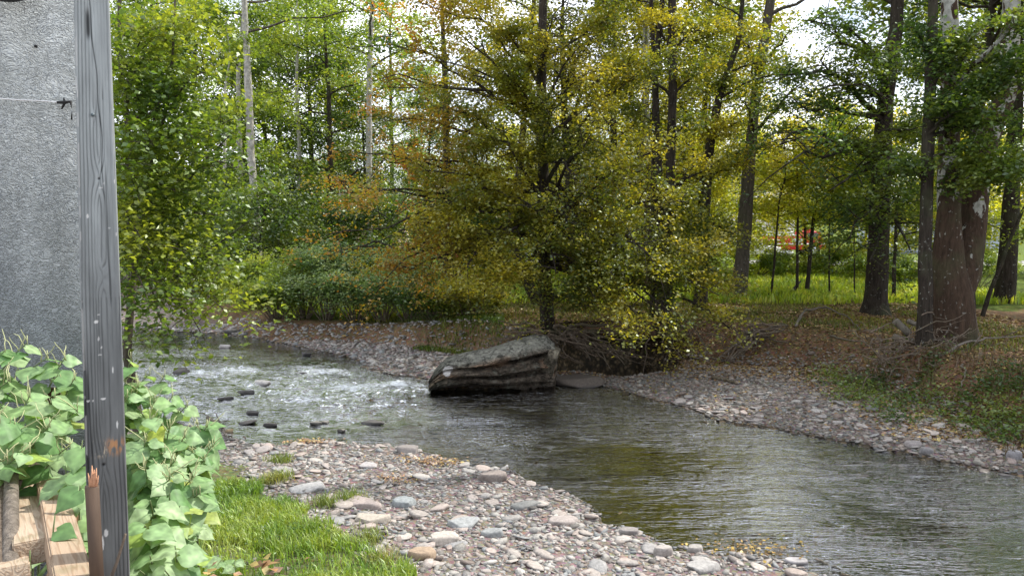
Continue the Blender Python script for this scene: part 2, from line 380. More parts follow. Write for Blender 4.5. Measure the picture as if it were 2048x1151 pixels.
gm_near = near & (polysd([tuple(p[:2]) for p in [hit(330, 925), hit(470, 930), hit(520, 990), hit(620, 1060), hit(700, 1110), hit(790, 1150)]] + [(-.6, 5.0), (-9, 4.), (-9, 10)], X, Y) < .15)
C = mixc(C, soil, (near & (Y < 5)) * .8 + 0.)
C = mixc(C, grassc, gm_near * .7)
mead = sstep(.44, .56, fbm(X * .55, Y * .4, 21.) + .30 * sstep(19, 25, Y) + .25 * sstep(1, -6, X) - .30 * sstep(5, 9, X) * sstep(24, 18, Y))
fb = (~near) & (rd > 0)
C = np.where((fb & (td < .25))[..., None], mixc(gravel, litter, sstep(.5, -.2, td) * .8), C)
C = np.where((fb & (td < -.05))[..., None], mixc(litter * .8, mixc(litter, grassc, mead), sstep(.3, -.4, bd)), C)
road = np.abs(Y - 44.5 - .02 * X) < 2.6
C = mixc(C, np.array([.035, .026, .02]) + 0 * C, sstep(.9, .2, pd) * fb * sstep(16.6, 17.4, Y) * .9)  # dark wet soil round the pool, with the undercut's shade painted into its colour
C = np.where((Y > 28)[..., None] & fb[..., None] & (X > -12)[..., None], mixc(grassc, grassc * 1.6, nA), C)
C = np.where((rd > 0)[..., None] & (X < -11.5)[..., None] & (td > -6)[..., None] & fb[..., None] & (Y > 23)[..., None], gravel * 1.7, C)
ny, nx = X.shape
I = (np.arange(ny - 1)[:, None] * nx + np.arange(nx - 1)[None]); Q = np.stack([I, I + 1, I + nx + 1, I + nx], -1)
q4 = lambda A: (A[:-1, :-1] + A[1:, :-1] + A[:-1, 1:] + A[1:, 1:]) / 4
zc, rc, nc, tcx, pc = q4(Z), q4(rd), q4(near.astype(float)) > .5, q4(td), q4(pd)
m_bed = (rc < .05) | (pc < .1)
gq = q4(gm_near.astype(float)) > .5; yc = q4(Y); xc = q4(X)
m_ng = (~m_bed) & nc & (yc > 5.2) & (yc < 25) & ~gq
m_fg = (~m_bed) & (~nc) & (tcx > -.1) & (yc < 40)
m_gr = ~(m_bed | m_ng | m_fg)
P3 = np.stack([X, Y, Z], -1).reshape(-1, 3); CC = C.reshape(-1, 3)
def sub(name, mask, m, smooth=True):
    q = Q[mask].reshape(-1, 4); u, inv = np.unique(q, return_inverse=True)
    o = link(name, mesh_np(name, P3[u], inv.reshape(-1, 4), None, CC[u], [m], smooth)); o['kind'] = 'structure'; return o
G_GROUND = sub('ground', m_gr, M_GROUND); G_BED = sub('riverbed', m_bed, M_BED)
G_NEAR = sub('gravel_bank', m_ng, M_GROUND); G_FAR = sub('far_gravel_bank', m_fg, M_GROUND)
def strip(name, y0, y1, x0, x1, c, dz, step=4.):
    xx = np.arange(x0, x1 + step, step); v = []
    for a in xx:
        for b in np.linspace(y0, y1, 4):
            yy = b + .02 * a; v.append((a, yy, 0))
    v = np.array(v); v[:, 2] = ground(v[:, 0], v[:, 1]) + dz; k = []
    for i in range(len(xx) - 1):
        for j in range(3): a = i * 4 + j; k.append((a, a + 4, a + 5, a + 1))
    o = link(name, mesh_np(name, v, k, None, None, [c], True)); return o
M_ASPH = flat('pale_worn_asphalt', (.24, .235, .23), .9)
road_o = strip('road', 42.0, 47.2, -60, 90, M_ASPH, .07); road_o['kind'] = 'structure'
line_o = strip('road_edge_line', 42.25, 42.37, -60, 90, flat('white_road_paint', (.75, .75, .72)), .076); line_o['kind'] = 'structure'

C_SOIL = np.array([.10, .065, .042])
lip = []; sec = [(.7, 1.00), (.2, 1.03), (-.35, 1.0), (-.68, .90), (-.78, .78), (-.66, .68), (-.3, .62), (.2, .58), (.7, .5)]
nl_ = 90
for i, px in enumerate(np.linspace(1118, 1440, nl_)):
    e = np.sin(i / (nl_ - 1) * math.pi) ** .3; w0 = WZ(px, 643, 1.0)
    for j, (a, b) in enumerate(sec): 
        nn = float(fbm(px * .03, j * .35, 3., 4)) - .5; n2_ = float(fbm(px * .11, j * .8, 7., 3)) - .5
        lip.append((w0[0], w0[1] + a * (e if a < 0 else 1) + .55 * nn + .16 * n2_, b * (.35 + .65 * e) + .22 * nn + .10 * n2_ - (0 if j else .1)))
lq = [(i * 9 + j, i * 9 + j + 1, (i + 1) * 9 + j + 1, (i + 1) * 9 + j) for i in range(nl_ - 1) for j in range(8)]
lo_ = link('bank_overhang', mesh_np('bank_overhang', lip, lq, None, np.tile(C_SOIL, (len(lip), 1)), [M_GROUND], False)); lo_['kind'] = 'structure'
# ---------------------------------------------------------------- water
wx = np.unique(np.round(np.concatenate([np.linspace(-60, -9, 70), np.arange(-9, 9.5, .055), np.linspace(9.5, 60, 50)]), 4))
wy = np.unique(np.round(np.concatenate([np.linspace(-14, 6, 16), np.arange(6, 23.5, .055), np.linspace(23.5, 50, 30)]), 4))
WX, WY = np.meshgrid(wx, wy)
sdr = polysd(RIVER, WX, WY); spl = polysd(POOL, WX, WY)
rapc = [(470,742,95,14,1.),(640,745,120,13,1.),(700,778,150,16,1.),(790,772,80,15,1.2),(840,774,60,10,.9),(560,788,90,12,.8),(620,800,110,12,.8),(690,812,110,12,.6),(400,748,90,11,.9),(380,800,70,10,.6),(520,860,70,8,.5),(620,735,60,9,.9),(740,800,100,10,.7),(500,765,70,9,.8),(450,820,90,10,.5),(650,845,90,8,.4),(350,770,60,12,.6),(760,825,90,8,.4),(620,765,90,8,.8)]
rap = np.zeros(WX.shape); turb = np.zeros(WX.shape)
for px, py, sx, sy, a in rapc:
    c = WZ(px, py, 0); sxx = sx / FPX * c[1] * .62; syy = max(.14, sy * c[1] ** 2 / (CAMZ * FPX) * .62)
    g = np.exp(-((WX - c[0] - .2 * (WY - c[1])) / sxx) ** 2 - ((WY - c[1]) / syy) ** 2)
    rap = np.maximum(rap, a * g); turb += .5 * np.exp(-((WX - c[0]) / (sxx * 1.5)) ** 2 - ((WY - c[1]) / (syy + .6)) ** 2)
turb = np.clip(turb, 0, 1)
wv = lambda s, z: fbm(WX * s, WY * s * 1.6, z, 3) - .5
WZz = .022 * wv(2.2, 31.) + .012 * wv(6., 33.) + turb * (.16 * wv(2.6, 35.) + .10 * wv(6.5, 37.) + .05 * wv(13., 39.)) + .05 * rap
flow = np.where(spl < 1.0, 0.03, 1.); WZz = WZz * flow * np.clip(.3 + (-sdr) * 1.2, .3, 1)
ny, nx = WX.shape; I = (np.arange(ny - 1)[:, None] * nx + np.arange(nx - 1)[None]); Q = np.stack([I, I + 1, I + nx + 1, I + nx], -1)
mk = (q4(sdr) < .5) | (q4(spl) < .45); q = Q[mk].reshape(-1, 4); u, inv = np.unique(q, return_inverse=True)
WP = np.stack([WX, WY, WZz], -1).reshape(-1, 3)
wobj = link('stream_water', mesh_np('stream_water', WP[u], inv.reshape(-1, 4), None, None, [M_WATER], True, {'rapid': rap.reshape(-1)[u], 'rough': (np.where(spl < .5, .06, .45 + .75 * sstep(.35, .65, fbm(WX * .5 + 3, WY * .9, 51., 3)) + .35 * turb) * (.25 + .7 * sstep(20, 15.5, WY + .25 * WX))).reshape(-1)[u]})); wobj['kind'] = 'structure'

# ---------------------------------------------------------------- stones
def ico(sub=0):
    import bmesh
    bm = bmesh.new(); bmesh.ops.create_icosphere(bm, subdivisions=sub + 1, radius=1); v = np.array([x.co[:] for x in bm.verts]); f = np.array([[a.index for a in x.verts] for x in bm.faces]); bm.free(); return v, f
I0, I1, I2 = ico(0), ico(1), ico(2)
def facet(v, seed, n=9, lo=.5, hi=.82):
    g = np.random.default_rng(seed + 1000); w = v.copy()
    for i in range(n):
        d = g.normal(0, 1, 3) * [1, 1, .55]; d /= np.linalg.norm(d); w -= np.maximum(0, w @ d - g.uniform(lo, hi))[:, None] * d
    w -= np.maximum(0, w[:, 2:3] - g.uniform(.45, .6)) * [0, 0, 1.]
    return w
def cobbles(name, parent, pos, size, flatn, cols, mtl=M_PEB, base=I0, lift=.25):
    n = len(pos); v, f = base; m = len(v)
    ax = size[:, None] * np.stack([np.ones(n), rng.uniform(.42, .85, n), flatn], 1)
    V = v[None] * (1 + .38 * (rng.random((n, m, 1)) - .5)); V = np.sign(V) * np.abs(V) ** .85 * ax[:, None]
    tx, ty = rng.normal(0, .2, n), rng.normal(0, .2, n); a = rng.uniform(0, 6.28, n)
    V[..., 2] += V[..., 0] * tx[:, None] + V[..., 1] * ty[:, None]
    x = V[..., 0] * np.cos(a)[:, None] - V[..., 1] * np.sin(a)[:, None]; y = V[..., 0] * np.sin(a)[:, None] + V[..., 1] * np.cos(a)[:, None]
    V = np.stack([x, y, V[..., 2]], -1) + pos[:, None] + np.array([0, 0, 1.]) * (size * flatn * lift)[:, None, None]
    F = (f[None] + (np.arange(n) * m)[:, None, None]).reshape(-1, 3)
    o = link(name, mesh_np(name, V.reshape(-1, 3), None, F, np.repeat(cols, m, 0), [mtl], False), parent); o['kind'] = 'stuff'; return o
PAL = np.array([(.33, .28, .255), (.27, .25, .24), (.38, .32, .29), (.23, .23, .23), (.42, .385, .355), (.27, .215, .19), (.34, .315, .29), (.19, .17, .155)])
def pcol(n, k=1.): return PAL[rng.integers(0, len(PAL), n)] * np.array([.96, 1., 1.01]) * rng.uniform(.75, 1.2, (n, 1)) * k
def scatter(n, x0, x1, y0, y1, test):
    x = rng.uniform(x0, x1, n); y = rng.uniform(y0, y1, n); z, r, near, b, t, p, *_ = ground(x, y, True)
    ok = test(x, y, z, r, near, b, t, p); return np.stack([x, y, z], 1)[ok]
GRASSP = [tuple(p[:2]) for p in [hit(300, 925), hit(460, 935), hit(520, 990), hit(600, 1050), hit(690, 1100), hit(790, 1150)]] + [(-.9, 5.0), (-9, 4.), (-9, 9.3)]
P = scatter(40000, -7.5, 4.8, 5.2, 12.9, lambda x, y, z, r, nr, b, t, p: nr & (r > -.10) & ((polysd(GRASSP, x, y) > 0) | (rng.random(len(x)) < .03)))
sz = np.clip(rng.lognormal(-3.55, .42, len(P)), .013, .10)
cobbles('pebbles', G_NEAR, P, sz, rng.uniform(.14, .38, len(P)), pcol(len(P), .95))
P = scatter(34000, -1, 10.5, 8.8, 18.2, lambda x, y, z, r, nr, b, t, p: (~nr) & (r > -.12) & (t > -.35) & (p > .05) & (rng.random(len(x)) < np.clip(1.1 + t * .9, .3, 1)))
sz = np.clip(rng.lognormal(-3.45, .38, len(P)), .018, .10)
cobbles('pebbles', G_FAR, P, sz, rng.uniform(.25, .5, len(P)), pcol(len(P), .8) * np.array([1, .96, .9]))
P = scatter(15000, -13, -0.5, 16.5, 24.5, lambda x, y, z, r, nr, b, t, p: (~nr) & (r > -.15) & (t > -.6) & (r < 4))
sz = np.clip(rng.lognormal(-3.0, .38, len(P)), .02, .14)
cobbles('pebbles', G_FAR, P, sz, rng.uniform(.22, .45, len(P)), pcol(len(P)))
P = scatter(9000, -7.5, 9, 6.4, 20, lambda x, y, z, r, nr, b, t, p: (r < -.05) & (z > -.34))
sz = np.clip(rng.lognormal(-3.0, .45, len(P)), .02, .14)
cobbles('bed_stones', G_BED, P, sz, rng.uniform(.25, .5, len(P)), pcol(len(P), .5) * np.array([1.1, .9, .6]), lift=.1)
# individually placed stones (shared meshes)
STM = []
for k in range(10):
    v, f = I1; w = v * (1 + .30 * (fbm(v[:, 0] * 1.3 + k * 5, v[:, 1] * 1.3, v[:, 2] * 1.3 + k)[:, None] - .5) * 2)
    w = facet(w, 300 + k, 7, .55, .85) * 1.25; w *= [1, [.65, .8, .55, .9, .7][k % 5], [.24, .18, .36, .15, .28][(k * 3) % 5]]
    STM.append(mesh_np('stone', w, None, f, None, [M_STONE], k % 2 == 0))
def put_stone(x, y, s, parent, name='stone', k=None, rz=None, tilt=.14, up=.15):
    o = link(name, STM[rng.integers(0, 10) if k is None else k], parent, (x, y, gz(x, y) + s * up))
    o.rotation_euler = (rng.normal(0, tilt), rng.normal(0, tilt), rng.uniform(0, 6.28) if rz is None else rz); o.scale = (s, s, s * rng.uniform(.8, 1.2)); return o
def individual(n, x0, x1, y0, y1, test, parent, lo, hi):
    P = scatter(n * 12, x0, x1, y0, y1, test)[:n]
    for x, y, z in P: put_stone(x, y, lo + (hi - lo) * rng.random() ** 2.2, parent)
individual(295, -5, 4.6, 5.4, 12.6, lambda x, y, z, r, nr, b, t, p: nr & (r > -.05) & (polysd(GRASSP, x, y) > .1), G_NEAR, .04, .125)
individual(280, 1, 9.5, 8.8, 14.5, lambda x, y, z, r, nr, b, t, p: (~nr) & (r > -.12) & (t > .1) & (r < 1.9), G_FAR, .045, .11)

# single rocks and slabs, each its own thing
def rock(px, py, wpx, hfrac, label, cat='rock', name='flat_rock', flatk=.3, yaw=0., tilt=0., base=I2, sharp=.55, colr=None, z=None, ar=.6, seed=0, sink=.35):
    h = hit(px, py); s = wpx / FPX * h[1] / 2
    if z is not None: xy = WZ(px, py, z); h = np.array([xy[0], xy[1], z]); s = wpx / FPX * h[1] / 2
    v, f = base; w = facet(v, seed, 10 if sharp < .7 else 7, .5 if sharp < .7 else .7, .8 if sharp < .7 else .95)
    w = w * (1 + .10 * (fbm(v[:, 0] * 2.6 + seed * 9, v[:, 1] * 2.6, v[:, 2] * 2.6 + seed)[:, None] - .5) * 2)
    w /= np.abs(w[:, 0]).max(); w *= [s, s * ar, s * flatk * 1.7]; c = np.array(colr if colr else (.28, .25, .23))
    w[:, 2] += .05 * s * (fbm(w[:, 0] * 8 / s * .3, w[:, 1] * 3, 3. + seed) - .5)
    me = mesh_np(name, w, None, f, np.tile(c, (len(w), 1)), [M_PEB], False)
    o = link(name, me, None, (h[0], h[1], h[2] + s * flatk * (1 - sink * 2) )); o.rotation_euler = (tilt, rng.normal(0, .06), yaw); tag(o, label, cat); return o
rocks = [
 (622,980,88,'large pale flat slab resting over a dark gap at the edge of the grass',.17,.25,.12,(.34,.335,.33)),
 (806,1011,56,'blue-grey brick-shaped stone lying square on the gravel below the pale slab',.32,.1,.05,(.26,.28,.285)),
 (985,962,62,'rounded grey-brown boulder on the gravel beside the water',.5,0,.0,(.25,.215,.195)),
 (993,922,60,'long low stone half in the water at the gravel edge',.22,.1,0,(.25,.23,.21)),
 (1058,1014,78,'long flat dark grey stone above the pale slabs at middle of the gravel',.2,.15,0,(.22,.22,.21)),
 (926,1052,70,'broad grey-blue angular slab tilted on the gravel',.28,.3,.18,(.30,.31,.31)),
 (984,1070,48,'smooth blue-grey stone with dark underside right of the angular slab',.42,0,0,(.27,.28,.28)),
 (750,1080,46,'dark slate block lying among white stones near the grass',.35,-.2,0,(.13,.15,.145)),
 (843,1118,62,'rounded tan brown stone at the bottom of the gravel near the grass',.5,-.1,0,(.33,.25,.18)),
 (720,1010,100,'low pale mound-shaped slab left of the brick-shaped stone',.18,-.25,.05,(.34,.29,.27)),
 (745,1042,80,'cream wedge-shaped stone under the low pale slab',.2,.3,0,(.38,.34,.29)),
 (888,1084,60,'creamy pointed stone in front of the angular slab',.35,.2,.05,(.42,.38,.34)),
 (1125,1046,66,'flat pale stone on the gravel right of centre',.22,0,0,(.34,.30,.28)),
 (1326,1112,42,'large rounded light grey stone near the waterline at bottom centre',.8,0,0,(.34,.31,.29)),
 (1390,1102,38,'smooth oval stone lying right of the large rounded stone',.5,0,0,(.31,.29,.27)),
 (1486,1094,34,'dark upright stone behind a patch of yellow leaves',.8,0,0,(.17,.17,.17)),
 (1590,1132,58,'pale whitish egg-shaped stone at the right end of the near gravel',.5,.1,0,(.40,.38,.38)),
 (1405,1142,76,'wide grey slab cut by the bottom edge of the picture',.25,0,0,(.33,.32,.31)),
 (1258,1068,44,'low grey stone at the waterline above the bottom gravel',.45,0,0,(.24,.22,.21)),
 (1362,1054,36,'small dark flat stone standing alone in the shallow water',.3,0,0,(.2,.18,.16)),
 (566,945,58,'grey flat stone partly buried beyond the grass tip',.25,.1,.05,(.28,.27,.27)),
 (735,932,40,'pale triangular stone in the upper middle of the near gravel',.2,.4,.05,(.36,.34,.34)),
 (820,905,58,'weathered grey-brown stone by the waterline near leaves',.35,0,0,(.22,.2,.19)),
 (1852,906,30,'dark rounded stone at the far waterline on the right',.6,0,0,(.2,.19,.19)),
 (2028,916,34,'grey rounded rock on the far gravel at the right edge',.8,0,0,(.24,.23,.235)),
 (1825,893,40,'broad pale stone on the far gravel edge on the right',.4,0,0,(.29,.26,.25)),
]
for i, (px, py, w, lab, fk, yaw, tl, c) in enumerate(rocks):
    rock(px, py, w, 0, lab, flatk=fk, yaw=yaw, tilt=tl, colr=c, seed=i, ar=.62, sharp=.62 if fk < .4 else .85, name='flat_rock' if fk < .4 else 'round_rock')
wet = [(523,767,34,'dark flat-topped rock standing above the white water'),(607,747,18,'small black pointed rock in the rapids'),
 (492,786,36,'dark rock ledge at the left of the rapids'),(450,799,34,'low black rock left of the ledge in the rapids'),(508,827,34,'dark block of rock at the near side of the rapids'),
 (492,845,46,'long low slab awash near the left bank'),(540,850,30,'black broken stone between the slab and the paired stones'),(632,847,24,'left one of two grey stones side by side in the stream'),(650,845,22,'right one of two grey stones side by side in the stream'),
 (745,845,54,'long thin dark stone barely above the water'),(684,861,20,'small pale wet stone near the gravel edge'),(365,746,44,'flat ledge stones by the leafy plant at left'),
 (447,694,28,'white pale rock far upstream in the calm water'),(465,667,36,'dark rounded rock at the far waterline upstream'),(497,662,34,'dark humped rock under the shrub upstream'),(614,709,26,'flat wet stone near the far gravel point'),(496,894,56,'dark driftwood-like slab lying at the near waterline')]
for i, (px, py, w, lab) in enumerate(wet):
    c = (.5,.47,.44) if 'white' in lab else ((.2,.19,.17) if 'grey' in lab or 'pale' in lab else (.09,.085,.08))
    rock(px, py, w, 0, lab, name='wet_rock', flatk=.12 if w > 45 else .26, colr=c, seed=40 + i, z=.02, ar=.55, sink=.3, sharp=.6, yaw=rng.normal(0, .25), tilt=rng.normal(0, .08))
rock(1155,764,110,0,'smooth flat grey stone bedded between the dark pool and the stream',name='flat_rock',flatk=.14,colr=(.12,.10,.085),seed=77,z=.05,ar=.7)

# ---------------------------------------------------------------- the big layered boulder
def boulder():
    A = WZ(866, 778, 0); B = WZ(1112, 768, 0); L = 2.62
    base = np.array([(-1.75 + .95) / 2, 15.55, -.05])
    th = thing('boulder', base, 'big layered sandstone boulder with overhanging ledges at the far waterline', 'boulder')
    nu, prof = 150, [(1.25,-.25),(1.25,.45),(1.1,.8),(.85,.93),(.6,.965),(.35,.93),(.15,.86),(.02,.8),(-.03,.77),(-.02,.71),(.22,.68),(.28,.64),(.16,.61),(.12,.53),(.12,.46),(.18,.43),(.38,.41),(.42,.36),(.24,.33),(.22,.27),(.30,.2),(.5,.18),(.56,.13),(.5,.1),(.72,.08),(.85,-.1),(.9,-.25)]
    prof = np.array(prof); t = np.linspace(0, len(prof) - 1, 128); pi = np.stack([np.interp(t, range(len(prof)), prof[:, 0]), np.interp(t, range(len(prof)), prof[:, 1])], 1)
    U = np.linspace(0, 1, nu)[:, None]; a = pi[None, :, 0]; b = pi[None, :, 1]
    # top and bottom lines read from the rock's silhouette (m above water)
    top = np.interp(U, [0, .04, .12, .25, .45, .6, .8, .93, 1], [.30, .50, .74, .86, .98, 1.08, 1.18, 1.16, .98])
    over = np.interp(U, [0, .15, .4, .7, .9, 1], [.1, .25, .8, 1.2, 1.25, .9])
    dep = 1.0 * np.sin(np.clip(U * .94 + .05, 0, 1) * math.pi) ** .35
    wav = .10 * np.sin(U * 5 + 1 + b * 2) + .16 * (fbm(U * 3, b * 1.5, 3.) - .5) + .05 * (fbm(U * 16, b * 6, 5.) - .5)
    off = .10 * (fbm(U * 4, b * 9, 7.) - .5) + .05 * (fbm(U * 14, b * 22, 8.) - .5) + .13 * (np.round(fbm(U * 8, b * 4, 17.) * 7) / 7 - .5); aa = np.where(b < .78, .5 * a + .5 * a * 2.4 * fbm(U * 2.5, b * 3.5, 22.), a); a = np.where(a < .6, aa, a)
    x = (U - .5) * L + 0 * a + .12 * (b - .5) * np.sin(U * 3.1) 
    y = (a * over * (a < .6) * dep + a * (a >= .6) * dep * 1.05 - .62 * dep) + off * 1.5 + .25 * (U - .5)
    z = top * (b + wav * (1 - b * .6)) + .05
    z = np.where((a > .3) & (b > .85), z + .03 * (fbm(U * 22, a * 9, 2.) - .5), z)
    V = np.stack([x, y, z], -1); V += .02 * (np.stack([fbm(x * 9, y * 9, z * 9), fbm(x * 9 + 5, y * 9, z * 9), fbm(x * 9, y * 9 + 5, z * 9)], -1) - .5)
    n = pi.shape[0]; I = (np.arange(nu - 1)[:, None] * n + np.arange(n - 1)[None]); q = np.stack([I, I + n, I + n + 1, I + 1], -1).reshape(-1, 4)
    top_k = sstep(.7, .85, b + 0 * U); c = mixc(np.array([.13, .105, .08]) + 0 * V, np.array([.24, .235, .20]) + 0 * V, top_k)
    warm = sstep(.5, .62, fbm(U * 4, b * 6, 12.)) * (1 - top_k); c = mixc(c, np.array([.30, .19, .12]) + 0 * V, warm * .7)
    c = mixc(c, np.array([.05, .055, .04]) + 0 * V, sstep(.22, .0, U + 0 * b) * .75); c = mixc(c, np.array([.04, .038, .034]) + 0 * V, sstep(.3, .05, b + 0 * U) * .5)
    li = .60 * np.exp(-((U - .14) / .09) ** 2 - ((b - .66) / .22) ** 2) + .30 * np.exp(-((U - .5) / .1) ** 2 - ((b - .8) / .05) ** 2)
    mb = V.reshape(-1, 3); tr = []
    c0, c1 = len(mb), len(mb) + 1; mb = np.vstack([mb, V[0].mean(0) + [-.03, 0, 0], V[-1].mean(0) + [.06, 0, .05]])
    for k in range(n - 1): tr += [(c0, k, k + 1), (c1, (nu - 1) * n + k + 1, (nu - 1) * n + k)]
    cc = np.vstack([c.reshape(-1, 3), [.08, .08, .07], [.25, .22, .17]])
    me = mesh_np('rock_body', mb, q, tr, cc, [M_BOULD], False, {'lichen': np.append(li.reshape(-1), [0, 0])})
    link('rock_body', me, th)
    # the broken block at its right end
    v, f = I2; w = facet(v, 5, 9, .5, .8) * [.30, .5, .46]
    o = link('broken_block', mesh_np('broken_block', w, None, f, np.tile((.23, .20, .15), (len(w), 1)), [M_BOULD], False, {'lichen': np.zeros(len(w))}), th, (1.16, .1, .74)); o.rotation_euler = (0, .12, .2)
boulder()

# ---------------------------------------------------------------- foliage
def leaf_quads(c, s, tilt=.7, droop=.25, wid=.62, fold=.12, g=None, face=None):
    g = g or rng; n = len(c); s = np.broadcast_to(np.asarray(s, float), (n,))
    nm = np.stack([g.normal(0, tilt, n), g.normal(0, tilt, n), np.ones(n)], 1)
    if face is not None: nm += face
    nm /= np.linalg.norm(nm, axis=1)[:, None]
    a = g.uniform(0, 6.283, n); t = np.stack([np.cos(a), np.sin(a), -droop * np.ones(n)], 1)
    t -= nm * (t * nm).sum(1)[:, None]; t /= np.linalg.norm(t, axis=1)[:, None] + 1e-9
    sd = np.cross(nm, t) * (s * wid * .5)[:, None]; T = t * (s * .5)[:, None]; up = nm * (s * fold)[:, None]
    V = np.stack([c - T, c + sd + up - T * .1, c + T, c - sd + up - T * .1], 1).reshape(-1, 3)
    return V, np.arange(n * 4).reshape(-1, 4)
GREEN = [(.045, .095, .018), (.105, .17, .026), (.20, .25, .035)]
LGREEN = [(.12, .20, .03), (.23, .33, .045), (.37, .43, .06)]
MAPLE = [(.10, .14, .018), (.25, .265, .028), (.43, .38, .038)]
AUTUMN = [(.30, .22, .022), (.48, .27, .03), (.58, .25, .035)]
YELLOW = [(.32, .40, .035), (.52, .55, .05), (.66, .58, .07)]
DGREEN = [(.02, .055, .016), (.04, .09, .022), (.07, .12, .03)]
def palc(P, pal, g, seed=0., sc=.9):
    k = fbm(P[:, 0] * sc + seed, P[:, 1] * sc, P[:, 2] * sc * 1.3, 3); k = np.clip((k - .5) * 2.6 + .5 + g.normal(0, .16, len(P)), 0, 1) * 2
    pal = np.array(pal); i = np.minimum(k.astype(int), 1); f = (k - i)[:, None]
    return (pal[i] * (1 - f) + pal[i + 1] * f) * g.uniform(.7, 1.25, (len(P), 1))

def build_limb(mb, start, end, r0, g, ntw, leafn, spread, droop=.25, flat_=.35, tw_len=None, t0=.25, sides=5):
    """one limb with its twigs into mb; returns leaf centres"""
    start, end = np.asarray(start, float), np.asarray(end, float); L = np.linalg.norm(end - start)
    mid = (start + end) / 2 + np.array([0, 0, droop * L]) + g.normal(0, .06 * L, 3)
    P = bez(start, mid, end, 7); P[1:-1] += g.normal(0, .018 * L, (5, 3))
    mb.tube(P, np.linspace(r0, max(.006, r0 * .18), 7), sides, False)
    out = []; tl = tw_len or max(.5, .34 * L)
    for j in range(ntw):
        t = t0 + (1 - t0) * (j + g.random()) / ntw; q = bez(start, mid, end, 60)[min(59, int(t * 59))]
        dr = (end - start) / L; pr = np.array([-dr[1], dr[0], 0]); pr /= np.linalg.norm(pr) + 1e-6
        d = dr * g.uniform(.0, 1.) + pr * g.choice([-1, 1]) * g.uniform(.3, 1.1) + np.array([0, 0, g.normal(.08, flat_ * 1.4)])
        d /= np.linalg.norm(d); l = tl * g.uniform(.5, 1.15); e = q + d * l; m2 = q + d * l * .5 + np.array([0, 0, .08 * l])
        e = e + np.array([0, 0, -.2 * l])
        mb.tube(bez(q, m2, e, 4), np.linspace(max(.006, r0 * .25), .003, 4), 3, False)
        n = max(1, int(leafn / ntw)); tt = g.uniform(.1, 1.12, n)[:, None]
        c = (1 - tt) ** 2 * q + 2 * tt * (1 - tt) * m2 + tt * tt * e
        out.append(c + g.normal(0, 1, (n, 3)) * np.array([spread, spread, spread * .62]))
    return out

